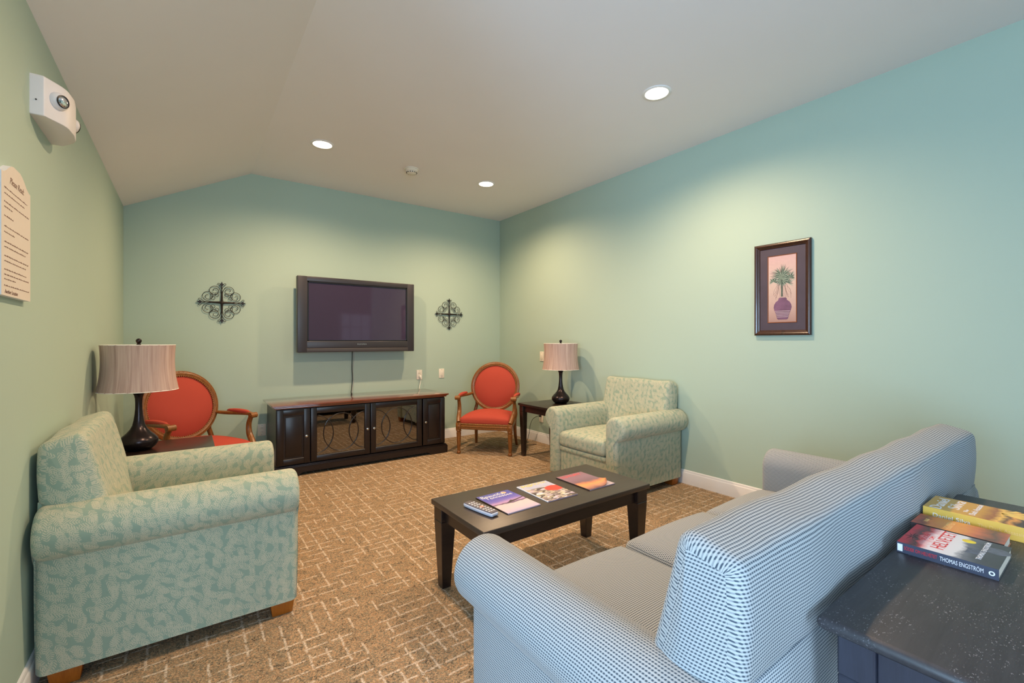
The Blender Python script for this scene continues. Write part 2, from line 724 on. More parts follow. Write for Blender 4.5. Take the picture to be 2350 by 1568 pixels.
def shade_fabric():
    t = NT('lamp_shade_silk')
    x = t.xyz(t.coord())
    an = t.math('ARCTAN2', x[1], x[0])
    v = t.comb(t.math('MULTIPLY', an, 4.0), t.math('MULTIPLY', x[2], 0.8), 0)
    f = t.noise(v, 2.4, 4, 0.6)
    v2 = t.comb(t.math('MULTIPLY', an, 30.0), 0, 0)
    f2 = t.noise(v2, 1.5, 2)
    col = t.ramp(t.math('ADD', t.math('MULTIPLY', f, 0.65), t.math('MULTIPLY', f2, 0.35)), [(0.3, lin((140, 112, 104))), (0.5, lin((182, 156, 146))), (0.7, lin((206, 184, 172)))])
    t.bump(f2, 0.25, 0.002)
    return t.set(col, 0.7, None, 0.3)


M_wall = wall_mat()
M_ceil = simple('ceiling_paint', (240, 236, 236), 0.8, spec=0.2, var=0.01, scale=2, bump=0.05, bscale=300)
M_trim = simple('white_trim_paint', (232, 230, 230), 0.35, var=0.01)
M_carpet = carpet_mat()
M_leaf = leaf_fabric()
M_cord = cord_fabric()
M_red = red_fabric()
M_shade = shade_fabric()
M_lining = simple('shade_lining', (236, 230, 220), 0.8, var=0.01)
M_esp = wood('espresso_wood', (30, 20, 17), (46, 32, 27), 0.34, 0, coat=0.15)
M_esptop = wood('espresso_table_top', (50, 40, 34), (66, 54, 46), 0.36, 0, spec=0.6)
M_side = wood('dark_console_table_wood', (44, 42, 46), (60, 58, 62), 0.42, 0, speck=True, spec=0.6)
M_sideleg = wood('dark_console_leg_wood', (36, 38, 50), (48, 50, 64), 0.40, 2, spec=0.6)
M_black = wood('black_cabinet_wood', (22, 15, 16), (34, 24, 24), 0.32, 0)
M_cherry = wood('cherry_cabinet_top', (98, 42, 18), (136, 68, 34), 0.10, 0, coat=1.0)
M_gilt = wood('antique_walnut_frame', (78, 42, 16), (160, 102, 46), 0.34, 2, 3.0)
M_foot = wood('honey_wood_foot', (136, 72, 14), (168, 96, 26), 0.4, 2)
M_bronze = simple('bronze_lamp_metal', (52, 44, 46), 0.26, 0.75, var=0.25, scale=18)
M_iron = simple('wrought_iron', (38, 32, 28), 0.5, 0.4, var=0.2)
M_tv = simple('tv_bezel_plastic', (48, 45, 50), 0.38, var=0.02)
M_tvin = simple('tv_inner_bezel', (14, 13, 15), 0.3, var=0.02)
M_screen = simple('plasma_screen_glass', (60, 50, 70), 0.05, spec=0.6, var=0.01)
M_plate = simple('plate_plastic', (232, 224, 208), 0.4, var=0.01)
M_white = simple('white_plastic', (238, 236, 234), 0.4, var=0.01)
M_emer = simple('emergency_light_plastic', (228, 222, 222), 0.45, var=0.01)
M_hole = simple('dark_slot', (40, 32, 30), 0.6)
M_blackp = simple('black_plastic', (24, 22, 22), 0.45)
M_cord_w = simple('white_cord', (232, 230, 220), 0.5)
M_nickel = simple('brushed_nickel', (190, 186, 180), 0.25, 0.9)
M_nail = simple('brass_nailhead', (214, 180, 120), 0.3, 0.8)
M_chrome = simple('chrome_reflector', (225, 228, 230), 0.12, 0.95)
M_paper = simple('book_pages', (222, 208, 190), 0.8, bump=0.3, bscale=900)
M_sign = simple('sign_board', (222, 210, 198), 0.5, var=0.015)
M_signedge = simple('sign_edge', (232, 230, 236), 0.5, var=0.01)
M_ink = simple('brown_ink', (120, 88, 72), 0.6)
M_ink2 = simple('dark_ink', (56, 44, 44), 0.6)
M_pwhite = simple('print_white', (238, 236, 240), 0.4)
M_pred = simple('print_red', (206, 36, 44), 0.4)
M_pyellow = simple('print_yellow', (226, 206, 60), 0.4)
M_porange = simple('print_pale_orange', (232, 190, 120), 0.4)
M_mat = simple('plum_mat_board', (70, 60, 72), 0.6, var=0.08, scale=12)
M_frame = wood('mahogany_frame', (46, 26, 20), (70, 40, 28), 0.25, 2, coat=0.3)
M_fgold = simple('gilt_fillet', (146, 92, 66), 0.3, 0.5)


def glass_mat(name, tint=(1, 1, 1), gl=0.12, fres=True):
    m = bpy.data.materials.new(name)
    m.use_nodes = True
    t = m.node_tree
    t.nodes.clear()
    out = t.nodes.new('ShaderNodeOutputMaterial')
    mx = t.nodes.new('ShaderNodeMixShader')
    tr = t.nodes.new('ShaderNodeBsdfTransparent')
    tr.inputs[0].default_value = tint + (1,)
    g = t.nodes.new('ShaderNodeBsdfGlossy')
    g.inputs['Roughness'].default_value = 0.02
    lw = t.nodes.new('ShaderNodeLayerWeight')
    lw.inputs[0].default_value = 0.35
    mm = t.nodes.new('ShaderNodeMath')
    mm.operation = 'ADD'
    mm.inputs[1].default_value = gl
    t.links.new(lw.outputs['Fresnel'], mm.inputs[0])
    t.links.new(mm.outputs[0], mx.inputs[0])
    t.links.new(tr.outputs[0], mx.inputs[1])
    t.links.new(g.outputs[0], mx.inputs[2])
    t.links.new(mx.outputs[0], out.inputs[0])
    return m


M_glass = glass_mat('window_glass')
M_cabglass = glass_mat('cabinet_glass', (0.35, 0.32, 0.30), 0.22)


def emit(name, col, s):
    m = bpy.data.materials.new(name)
    m.use_nodes = True
    t = m.node_tree
    t.nodes.clear()
    out = t.nodes.new('ShaderNodeOutputMaterial')
    e = t.nodes.new('ShaderNodeEmission')
    e.inputs[0].default_value = col + (1,)
    e.inputs[1].default_value = s
    t.links.new(e.outputs[0], out.inputs[0])
    return m


M_bulb = emit('lamp_lens_glow', (1.0, 0.86, 0.66), 9.0)

# ------------------------------------------------------------------ room shell
XL, XR, YB, ZC = -0.475, 3.70, 5.42, 3.06
XRIDGE, ZL = 0.54, 2.54
YR, XW, XE = -2.9, -2.6, 6.1
struct(MB().box((XW - .1, YR - .1, -0.1), (XE + .1, YB + .1, 0)).build('floor', M_carpet), 'tan and brown patterned carpet floor')
struct(MB().box((XRIDGE, YR - .1, ZC), (XE + .1, YB + .1, ZC + .1)).build('ceiling', M_ceil), 'flat white ceiling')
sl = [(XRIDGE, ZC), (XRIDGE, ZC + .1), (XL - .1, ZL + .1 - .051), (XL - .1, ZL - .051)]
struct(MB().prism(sl, YR - .1, YB + .1, 'XZ').build('ceiling_slope', M_ceil), 'sloped white ceiling on the left')
struct(MB().box((XW - .1, YR - .1, ZL - .052), (XL - .1, 1.3, ZL + .05)).build('ceiling_side', M_ceil))
struct(MB().box((XL - .1, YB, 0), (XR + .1, YB + .1, ZC)).build('wall_back', M_wall), 'sage green back wall')
struct(MB().box((XR, -0.6, 0), (XR + .1, YB, ZC)).build('wall_right', M_wall), 'sage green right wall')
struct(MB().box((XL - .1, 1.2, 0), (XL, YB, ZL)).build('wall_left', M_wall), 'sage green left wall')
struct(MB().box((XW, 1.2, 0), (XL - .1, 1.3, ZL)).build('wall_return', M_wall))
struct(MB().box((XR + .1, -0.6, 0), (XE, -0.5, ZC)).build('wall_front', M_wall))
struct(MB().box((XE, YR, 0), (XE + .1, -0.5, ZC)).build('wall_east', M_wall))
# west wall with window opening y -1.9..0.5 z .65..2.35
wb = MB()
wb.box((XW - .1, YR, 0), (XW, 1.3, .65)).box((XW - .1, YR, 2.35), (XW, 1.3, ZL + .05))
wb.box((XW - .1, YR, .65), (XW, -1.9, 2.35)).box((XW - .1, 0.5, .65), (XW, 1.3, 2.35))
struct(wb.build('wall_west', M_wall, merge=0))
# rear wall: window opening x -.3..2.7 z .55..2.4 ; french door x 3.55..4.5 z 0..2.15
wb = MB()
for a, b in (((XW - .1, 0), (-2.1, ZC)), ((-2.1, 0), (1.1, .55)), ((-2.1, 2.4), (1.1, ZC)), ((1.1, 0), (3.55, ZC)), ((3.55, 2.15), (4.5, ZC)), ((4.5, 0), (XE + .1, ZC))):
    wb.box((a[0], YR - .1, a[1]), (b[0], YR, b[1]))
struct(wb.build('wall_rear', M_wall, merge=0))


def grid_window(name, plane, at, u0, u1, z0, z1, nu, nz, label):
    """framed window with muntins; plane 'X' (wall x=at) or 'Y' (wall y=at)"""
    e = empty(name, (0, 0, 0))
    struct(e, label)

    def bx(mb, ua, ub, za, zb, d0, d1):
        if plane == 'X':
            mb.box((at + d0, ua, za), (at + d1, ub, zb))
        else:
            mb.box((ua, at + d0, za), (ub, at + d1, zb))
    f = MB()
    t = 0.06
    bx(f, u0, u1, z0, z0 + t, -.08, .02)
    bx(f, u0, u1, z1 - t, z1, -.08, .02)
    bx(f, u0, u0 + t, z0 + t, z1 - t, -.08, .02)
    bx(f, u1 - t, u1, z0 + t, z1 - t, -.08, .02)
    f.build('window_frame', M_trim, e, merge=0)
    for i in range(1, nu):
        u = u0 + (u1 - u0) * i / nu
        q = MB()
        bx(q, u - .012, u + .012, z0 + t, z1 - t, -.05, -.02)
        q.build('muntin', M_trim, e)
    for i in range(1, nz):
        z = z0 + (z1 - z0) * i / nz
        q = MB()
        bx(q, u0 + t, u1 - t, z - .012, z + .012, -.049, -.021)
        q.build('muntin', M_trim, e)
    q = MB()
    bx(q, u0 + t, u1 - t, z0 + t, z1 - t, -.037, -.033)
    q.build('pane', M_glass, e)
    return e


grid_window('window_1', 'X', XW, -1.9, 0.5, .65, 2.35, 4, 3, 'white framed window on the side wall')
grid_window('window_2', 'Y', YR, -2.1, 1.1, .55, 2.4, 5, 3, 'wide white framed window behind the camera')
grid_window('door_1', 'Y', YR, 3.55, 4.5, 0.0, 2.15, 3, 5, 'glazed french door behind the camera')


def baseboard(name, p0, p1, inward):
    """profiled baseboard between two floor points, inward = unit vector into the room"""
    prof = [(0, 0), (.014, 0), (.014, .098), (.012, .104), (.009, .108), (.009, .116), (.006, .123), (0, .126)]
    a, b = Vector(p0), Vector(p1)
    n = Vector(inward)
    vs = []
    for q in (a, b):
        for (d, z) in prof:
            vs.append((q + n * d + Vector((0, 0, z)))[:])
    k = len(prof)
    mb = MB().add(vs, [tuple(range(k)), tuple(reversed(range(k, 2 * k)))] + [(i, i + k, (i + 1) % k + k, (i + 1) % k) for i in range(k)], None, 0, False)
    struct(mb.build(name, M_trim), 'white painted baseboard')


baseboard('baseboard_back', (XL, YB, 0), (XR, YB, 0), (0, -1, 0))
baseboard('baseboard_right', (XR, -.6, 0), (XR, YB - .014, 0), (-1, 0, 0))
baseboard('baseboard_left', (XL, 1.2, 0), (XL, YB - .014, 0), (1, 0, 0))


# ------------------------------------------------------------------ upholstered seating
def upholstered(root, W, D, mat, ncush, seam_z=0.70):
    zb = 0.065
    # arm profile, outer side at -x
    cx, cz, R = 0.03, 0.585, 0.10

    def armprof(sx):
        pts = [(0.0, zb)]
        for k in range(1, 7):
            pts.append((0.0, zb + (0.482 - zb) * k / 7))
        pts.append((0.0, 0.484))
        a0 = math.radians(253)
        for k in range(0, 25):
            a = a0 + (math.radians(0) - a0) * k / 24
            r = R * (1.0 + 0.02 * math.sin(2 * a))
            pts.append((cx + r * math.cos(a), cz + r * math.sin(a)))
        for k in range(1, 9):
            pts.append((0.13, 0.585 + (zb - 0.585) * k / 8))
        for k in range(1, 3):
            pts.append((0.13 - 0.13 * k / 3, zb))
        return [(sx * (W / 2 - p[0]), p[1]) for p in pts]
    for sx in (-1, 1):
        mb = MB()
        mb.loft_end(armprof(sx), 0.0, D, lambda p, s: (p[0], s, p[1]), r=0.028, bulge=0.006)
        mb.build('arm', mat, root, merge=0.0002, sharp=60)
    iw = W - 0.26
    # base / front rail
    b = MB()
    b.soft((0, D / 2 + 0.0, (zb + 0.335) / 2), (iw - 0.002, D - 0.05, 0.335 - zb), 0.02, 8)
    b.build('base', mat, root, merge=0.0002, sharp=60)
    # front rail welt just under the cushion
    rl = MB()
    rl.soft((0, D - 0.03, 0.318), (iw - 0.004, 0.045, 0.045), 0.018, 8)
    rl.build('front_rail', mat, root, merge=0.0002, sharp=60)
    # back block
    prof = rpoly([(0.0, seam_z - 0.004, 0.012), (-0.006, 0.80, 0.05), (0.0, 0.912, 0.028), (0.128, 0.948, 0.045), (0.190, 0.70, 0.12), (0.255, 0.42, 0.02), (0.18, 0.42, 0.01)])

    def wob(s, per, p, n):
        k = 0.004 * math.sin(s * 7.0 + 1.0) * math.sin(per * 9) + 0.003 * math.sin(s * 17 + per * 5)
        return (p[0] + n[0] * k, p[1] + n[1] * k)
    mb = MB()
    mb.loft_end(prof, -W / 2 + 0.035, W / 2 - 0.035, lambda p, s: (s, p[0], p[1]), r=0.030, bulge=0.012, wob=wob)
    mb.build('backrest', mat, root, merge=0.0002, sharp=60)
    # outside back panel under the seam
    pb = MB()
    pb.soft((0, 0.02, (zb + seam_z) / 2), (W - 0.10, 0.05, seam_z - zb - .002), 0.012, 8)
    pb.build('back_panel', mat, root, merge=0.0002, sharp=60)
    # seat cushions
    cw = iw / ncush
    for k in range(ncush):
        x0 = -iw / 2 + cw * (k + 0.5)
        y0, y1 = 0.24, D + 0.005
        hh = 0.135

        def crown(p, cw=cw, y0=y0, y1=y1):
            u = p.x / (cw / 2)
            v = p.y / ((y1 - y0) / 2)
            s = max(0, (1 - u * u)) * max(0, (1 - v * v))
            return Vector((p.x * (1 + 0.0 * v), p.y + 0.006 * (1 - u * u) * (1 if v > 0.8 else 0), p.z + (0.022 if p.z > 0 else -0.0) * s ** 0.6))
        c = MB()
        c.soft((x0, (y0 + y1) / 2, 0.335 + hh / 2 + 0.003 + 0.006 * (k % 2)), (cw - 0.006, y1 - y0, hh), 0.042, 14, crown)
        c.build('seat_cushion', mat, root, merge=0.0002, sharp=60)
    # block feet, slightly tapered
    for sx in (-1, 1):
        for (ya, yb) in ((D - 0.115, D - 0.012), (0.03, 0.13)):
            xa, xb = sorted((sx * (W / 2 - 0.012), sx * (W / 2 - 0.105)))
            xc, yc = (xa + xb) / 2, (ya + yb) / 2

            def tp(co, xc=xc, yc=yc):
                k = 0.82 + 0.18 * (co.z / zb)
                return Vector((xc + (co.x - xc) * k, yc + (co.y - yc) * k, co.z))
            f = MB().rbox((xa, ya, 0), (xb, yb, zb + .004), 0.004, 2, taper=tp)
            f.build('foot', M_foot, root).__setitem__('label', 'honey brown wooden block foot')


armchair = empty('armchair', (-0.455, 2.765, 0), -PI / 2)
tag(armchair, 'aqua leaf-patterned armchair in the left foreground, its back against the left wall', 'armchair', 'leaf-patterned armchairs')
upholstered(armchair, 0.83, 0.885, M_leaf, 1)
arm2 = copy_tree(armchair)
arm2.location = (3.665, 2.83, 0)
arm2.rotation_euler = (0, 0, PI / 2)
tag(arm2, 'leaf-patterned armchair beside the far lamp table, its back against the right wall', 'armchair', 'leaf-patterned armchairs')

sofa = empty('sofa', (1.748, 0.392, 0), 0)
tag(sofa, 'long three-seat sofa in blue-grey houndstooth fabric, seen from behind', 'sofa')
upholstered(sofa, 2.035, 0.845, M_cord, 3)


# ------------------------------------------------------------------ tables
def leg_table(root, x0, x1, y0, y1, z, th, mat_top, mat_leg, lw=0.075, foot=0.045, inset=0.012, apron=0.075, edge=0.004, ap_in=0.022):
    MB().rbox((x0, y0, z - th), (x1, y1, z), edge, 3).build('tabletop', mat_top, root)
    zt = z - th
    L = []
    for sx, X in ((1, x0 + inset), (-1, x1 - inset)):
        for sy, Y in ((1, y0 + inset), (-1, y1 - inset)):
            xa, xb = sorted((X, X + sx * lw))
            ya, yb = sorted((Y, Y + sy * lw))
            ox, oy = X + sx * 0.012, Y + sy * 0.012

            def tp(co, X=X, Y=Y, sx=sx, sy=sy, ox=ox, oy=oy):
                t = max(0, min(1, 1 - co.z / (zt - apron)))   # 0 at apron bottom, 1 at floor
                k = 1 - t * (1 - foot / lw)
                return Vector((X + (co.x - X) * k + sx * t * 0.016, Y + (co.y - Y) * k + sy * t * 0.016, co.z))
            mb = MB()
            mb.rbox((xa, ya, 0), (xb, yb, zt - apron), 0.003, 1, taper=tp)
            mb.rbox((xa, ya, zt - apron), (xb, yb, zt), 0.003, 1)
            mb.build('leg', mat_leg, root, merge=0)
    a = inset + ap_in
    g = 0.006
    for y in (y0 + a, y1 - a - .02):
        MB().rbox((x0 + inset + lw + g * 0, y, zt - apron), (x1 - inset - lw, y + .02, zt), 0.002, 1).build('apron', mat_leg, root)
    for x in (x0 + a, x1 - a - .02):
        MB().rbox((x, y0 + inset + lw, zt - apron), (x + .02, y1 - inset - lw, zt), 0.002, 1).build('apron', mat_leg, root)


ct = empty('coffee_table', (1.635, 1.935, 0))
tag(ct, 'low dark espresso coffee table with tapered legs in the middle of the carpet', 'table')
leg_table(ct, -.58, .58, -.265, .262, .46, .028, M_esptop, M_esp, lw=.085, foot=.05)

et = empty('end_table', (3.36, 3.81, 0))
tag(et, 'square espresso end table under the far lamp beside the right wall', 'table', 'espresso end tables')
leg_table(et, -.305, .305, -.3, .3, .60, .026, M_esp, M_esp, lw=.065, foot=.042, apron=.07)
et2 = copy_tree(et)
et2.location = (-.155, 3.73, 0)
tag(et2, 'espresso end table under the near lamp, mostly hidden behind the left foreground armchair', 'table', 'espresso end tables')

st = empty('sofa_table', (1.615, 0.155, 0))
tag(st, 'black sofa table with worn flecked top behind the houndstooth sofa', 'table')
leg_table(st, -.61, .61, -.215, .213, .76, .026, M_side, M_sideleg, lw=.06, foot=.045, inset=.028, apron=.085, edge=.0125, ap_in=.012)


# ------------------------------------------------------------------ table lamps
def make_lamp():
    e = empty('table_lamp')
    prof = [(0.0, 0), (.064, 0), (.070, .006), (.088, .022), (.100, .042), (.1025, .058), (.098, .074), (.084, .092), (.064, .112), (.046, .134), (.034, .158), (.027, .190), (.022, .225), (.019, .265), (.0185, .30), (.020, .332), (.024, .352), (.031, .366), (.042, .376), (.044, .379), (.042, .382), (.022, .381), (.014, .380), (.013, .384)]
    MB().lathe(prof, 40).build('base', M_bronze, e)
    MB().lathe([(.013, .378), (.013, .42), (.010, .424), (.010, .44), (0.004, .444), (.004, .67)], 16).build('stem', M_bronze, e)
    # shade: waisted drum, open, with thickness
    sh = MB()
    po, N = [], 72
    for k in range(13):
        t = k / 12
        z = .385 + .292 * t
        r = .178 + .030 * (1 - t) ** 2.2 + .014 * t ** 2.0
        po.append((r, z))
    pi_ = [(r - .003, z) for r, z in reversed(po)]
    fn = lambda a, z: 1 + 0.006 * math.sin(a * 22 + math.sin(a * 5))
    sh.lathe(po + [po[-1]], N, close=False, fn=fn)
    s = sh.build('lamp_shade', M_shade, e, sharp=180)
    inn = MB().lathe(pi_, N, close=False, fn=fn)
    inn.add([], [])
    inn.build('lining', M_lining, s, sharp=180)
    for z, r in ((po[-1][1], po[-1][0] - .0015), (po[0][1], po[0][0] - .0015)):
        rt = MB()
        rt.tube([(r * math.cos(a), r * math.sin(a), z) for a in [2 * PI * k / 64 for k in range(64)]], .0028, 6, closed=True)
        rt.build('rim', M_lining, s)
    sp = MB()
    zt = po[-1][1] - .01
    for k in range(3):
        a = 2 * PI * k / 3
        sp.tube([(0, 0, zt - .004), (.19 * math.cos(a), .19 * math.sin(a), zt)], .0018, 6)
    sp.build('spider', M_bronze, s)
    MB().lathe([(.004, .665), (.010, .675), (.012, .682), (.009, .688), (.013, .694), (.016, .703), (.014, .712), (.008, .718), (0.001, .720)], 20).build('finial', M_bronze, e)
    return e


lamp = make_lamp()
lamp.location = (3.43, 3.80, .60)
tag(lamp, 'bronze bottle-shaped lamp with taupe drum shade in the far corner by the right wall', 'lamp', 'bronze table lamps')
lamp2 = copy_tree(lamp)
lamp2.location = (-.255, 3.77, .60)
lamp2.rotation_euler = (0, 0, 1.3)
tag(lamp2, 'bronze bottle-shaped lamp with taupe drum shade behind the left foreground armchair', 'lamp', 'bronze table lamps')


# ------------------------------------------------------------------ red oval-back chairs
def make_red_chair():
    e = empty('oval_back_armchair')
    fx, fy, rx, ry = .305, .255, .25, -.26
    # legs
    for sx in (-1, 1):
        pr = [(.012, 0), (.020, .004), (.024, .016), (.020, .030), (.015, .036), (.018, .044), (.020, .10), (.025, .22), (.028, .245), (.021, .252), (.030, .262), (.030, .272), (.023, .28)]
        flute = lambda a, z: (1 + 0.09 * math.cos(a * 8)) if .045 < z < .24 else 1
        m = MB().lathe(pr, 32, c=(sx * fx, fy, 0), fn=flute)
        m.rbox((sx * fx - .028, fy - .028, .278), (sx * fx + .028, fy + .028, .362), .004, 2)
        m.lathe([(.012, 0), (.018, .002), (.019, .006), (.010, .010)], 16)
        # small rosette on the block front
        n0 = len(m.v) - (4 * 16 + 32)
        for i in range(n0, len(m.v)):
            x, y, z = m.v[i]
            m.v[i] = (sx * fx + x, fy + .026 + z, .32 + y)
        m.build('leg', M_gilt, e, merge=0)
    for sx in (-1, 1):
        pts = bez([(sx * rx * 1.06, ry - .06, 0), (sx * rx * 1.02, ry - .022, .12), (sx * rx, ry, .28), (sx * rx, ry, .36)], 5)
        m = MB().tube(pts, [.016 + .010 * k / (len(pts) - 1) for k in range(len(pts))], 10)
        m.build('leg', M_gilt, e)
    # seat frame (moulded rails)
    sf = MB()

    def rail(a, b):
        for (dz, r) in ((.298, .014), (.320, .018), (.342, .012)):
            sf.tube([(a[0], a[1], dz), ((a[0] + b[0]) / 2 + (0), (a[1] + b[1]) / 2 + (0.012 if a[1] > 0 and b[1] > 0 else 0), dz), (b[0], b[1], dz)], r, 8)
    rail((-fx, fy), (fx, fy))
    rail((-fx, fy), (-rx, ry))
    rail((fx, fy), (rx, ry))
    rail((-rx, ry), (rx, ry))
    sf.build('seat_frame', M_gilt, e, merge=0)

    def trap(p):
        k = (p.y + .26) / .52
        wd = .90 + .13 * k
        u, v = p.x / .29, p.y / .27
        s = max(0, 1 - u * u) * max(0, 1 - v * v)
        return Vector((p.x * wd, p.y, p.z + (0.070 * s ** 0.55 if p.z > 0 else 0)))
    MB().soft((0, .002, .378), (.575, .535, .075), .03, 14, trap).build('seat', M_red, e, merge=0.0002, sharp=60)
    nh = MB()
    for k in range(38):
        x = -.27 + .54 * k / 37
        nh.lathe([(.0055, 0), (.004, .003), (.001, .0045)], 6, c=(0, 0, 0))
        for i in range(len(nh.v) - (18 + 12), len(nh.v)):
            q = nh.v[i]
            nh.v[i] = (x + q[0], fy + .012 * (1 - abs(x) / .3) + .014 + q[2], .352 + q[1])
    o = nh.build('nailhead_trim', M_nail, e, merge=0)
    # oval back in its own tilted frame
    tilt = math.radians(9)
    c0 = Vector((0, ry + .0, .735))

    def T(x, y, z):  # x right, y out of the back plane (front), z up in plane
        return (c0.x + x, c0.y + y * math.cos(tilt) - z * math.sin(tilt), c0.z + z * math.cos(tilt) + y * math.sin(tilt))
    A, B = .290, .286
    fr = MB()
    ring = lambda a, b, y: [T(a * math.cos(q), y, b * math.sin(q)) for q in [2 * PI * k / 72 for k in range(72)]]
    fr.tube(ring(A, B, 0), .023, 10, closed=True)
    fr.tube(ring(A + .016, B + .016, .010), .008, 8, closed=True)
    fr.tube(ring(A - .016, B - .016, .014), .006, 8, closed=True)
    # carved crest
    for k in range(-3, 4):
        a = PI / 2 + k * .11
        fr.tube([T((A - .005) * math.cos(a), .010, (B - .005) * math.sin(a)), T((A + .018 - abs(k) * .003) * math.cos(a), .014, (B + .018 - abs(k) * .003) * math.sin(a))], .009 - abs(k) * .001, 8)
    fr.build('back_frame', M_gilt, e, merge=0)
    # beaded nailheads round the back
    bd = MB()
    for k in range(96):
        q = 2 * PI * k / 96
        p = T((A - .024) * math.cos(q), .018, (B - .024) * math.sin(q))
        n0 = len(bd.v)
        bd.lathe([(.0048, -.002), (.0048, .001), (.0025, .0045)], 6)
        for i in range(n0, len(bd.v)):
            x, y, z = bd.v[i]
            bd.v[i] = (p[0] + x, p[1] + z, p[2] + y)
    bd.build('back_nailhead_trim', M_nail, e, merge=0)
    # padded back
    pd = MB()
    vs, fs, uvs, pp = [], [], [], []
    NR, NA = 10, 56
    for sgn, dep in ((1, .042), (-1, .018)):
        vs, fs, pp = [], [], []
        for i in range(NR + 1):
            r = i / NR
            for k in range(NA):
                q = 2 * PI * k / NA
                h = dep * (1 - r ** 2.6) + .006
                x, z = (A - .022) * r * math.cos(q), (B - .022) * r * math.sin(q)
                vs.append(T(x, sgn * h, z))
                pp.append((x, z))
        for i in range(NR):
            for k in range(NA):
                k2 = (k + 1) % NA
                fs.append((i * NA + k, i * NA + k2, (i + 1) * NA + k2, (i + 1) * NA + k))
        pd.add(vs, fs, [[pp[j] for j in f] for f in fs])
    pd.build('back_cushion', M_red, e, merge=0.0003, sharp=80)
    # posts, arms
    for sx in (-1, 1):
        m = MB().tube(bez([(sx * .25, ry + .0, .34), (sx * .262, ry - .004, .42), (sx * .245, ry - .01, .50), (sx * .235, ry + .02, .575)], 6), [.024] * 6 + [.021] * 6 + [.018] * 7, 10)
        m.build('back_post', M_gilt, e)
        z0 = .655
        arm = bez([(sx * .288, ry + .035, .648), (sx * .315, ry + .13, .645), (sx * .335, .02, .650), (sx * .338, .15, .652), (sx * .335, .20, .646)], 6)
        R = [.018 + .006 * math.sin(PI * k / (len(arm) - 1)) for k in range(len(arm))]
        m = MB().tube(arm, R, 10, flat=.8)
        # scrolled hand-hold
        m.tube([(sx * .335 - .030, .205, .640), (sx * .335 + .030, .205, .640)], .024, 14)
        m.tube([(sx * .335 - .034, .205, .640), (sx * .335 + .034, .205, .640)], .012, 10)
        m.build('arm_rail', M_gilt, e, merge=0)
        pad = MB().soft((sx * .333, .010, .663), (.048, .30, .036), .018, 8, lambda p: Vector((p.x * (1 - .25 * (p.y / .115) ** 2), p.y, p.z + .006 * (1 - (p.y / .115) ** 2))))
        pad.build('arm_pad', M_red, e, merge=0.0002, sharp=60)
        sup = bez([(sx * .330, .185, .632), (sx * .334, .150, .56), (sx * .330, .160, .48), (sx * .318, .215, .41), (sx * .305, .250, .362)], 6)
        m = MB().tube(sup, [.019 + .011 * (k / (len(sup) - 1)) for k in range(len(sup))], 10)
        m.tube([(p[0] + sx * .0, p[1] + .018, p[2]) for p in sup[2:-3]], .006, 6)
        m.build('arm_support', M_gilt, e, merge=0)
    return e


rc = make_red_chair()
rc.location = (2.945, 4.525, 0)
rc.rotation_euler = (0, 0, math.radians(222 - 90))
tag(rc, 'coral red oval-back armchair between the media cabinet and the far lamp table', 'armchair', 'coral red oval-back armchairs')
rc2 = copy_tree(rc)
rc2.location = (.085, 4.63, 0)
rc2.rotation_euler = (0, 0, math.radians(300 - 90))
tag(rc2, 'coral red oval-back armchair partly hidden behind the near lamp on the left', 'armchair', 'coral red oval-back armchairs')

# ------------------------------------------------------------------ media cabinet
mc = empty('media_cabinet', (1.5635, 5.03, 0))
tag(mc, 'long black media cabinet with cherry top, two glass doors and two panel doors', 'cabinet')


def rel(x, y, z):
    return (x - 1.5635, y - 5.03, z)


def cbx(mb, a, b, r=0.002, seg=1):
    return mb.rbox(rel(*a), rel(*b), r, seg)


ca = MB()
x0, x1, y0, y1 = .678, 2.449, 4.742, 5.32
cbx(ca, (x0, y0, .09), (x0 + .02, y1, .655))
cbx(ca, (x1 - .02, y0, .09), (x1, y1, .655))
cbx(ca, (x0 + .02, y1 - .012, .09), (x1 - .02, y1, .655))
cbx(ca, (x0 + .02, y0 + .02, .09), (x1 - .02, y1 - .012, .115))
cbx(ca, (x0 + .02, y0 + .02, .635), (x1 - .02, y1 - .012, .655))
for xx in (.978, 1.569, 2.164):
    cbx(ca, (xx - .009, y0 + .022, .115), (xx + .009, y1 - .012, .635))
ca.build('carcass', M_black, mc, merge=0)
for (xa, xb) in ((.987, 1.56), (1.578, 2.155)):
    s_ = MB()
    cbx(s_, (xa, y0 + .05, .365), (xb, y1 - .015, .385))
    s_.build('shelf', wood('cabinet_shelf_wood', (70, 48, 36), (100, 72, 52), 0.4) if xa < 1 else bpy.data.materials['cabinet_shelf_wood'], mc)
# top slab with moulded edge
tp = MB()
for (o_, za, zb_) in ((.000, .684, .692), (.002, .676, .686), (.012, .668, .678), (.022, .655, .670)):
    cbx(tp, (.640 + o_, 4.700 + o_, za), (2.487 - o_, 5.345 - o_ * .2, zb_), .003, 2)
tp.build('cabinet_top', M_cherry, mc, merge=0)
# plinth with cut-out bracket feet
pl = MB()
poly = [(.652, 0), (.86, 0), (.885, .018), (.91, .032), (2.22, .032), (2.245, .018), (2.27, 0), (2.477, 0), (2.477, .085), (.652, .085)]
pl.prism([(p[0] - 1.5635, p[1]) for p in poly], 4.716 - 5.03, 4.738 - 5.03, 'XZ')
cbx(pl, (.652, 4.738, 0), (.672, 5.33, .085))
cbx(pl, (2.457, 4.738, 0), (2.477, 5.33, .085))
for k, zz in enumerate((.085, .092, .099)):
    cbx(pl, (.655 + .006 * k, 4.718 + .006 * k, zz), (2.474 - .006 * k, 5.33, zz + .0065), .002, 2)
pl.build('plinth', M_black, mc, merge=0)


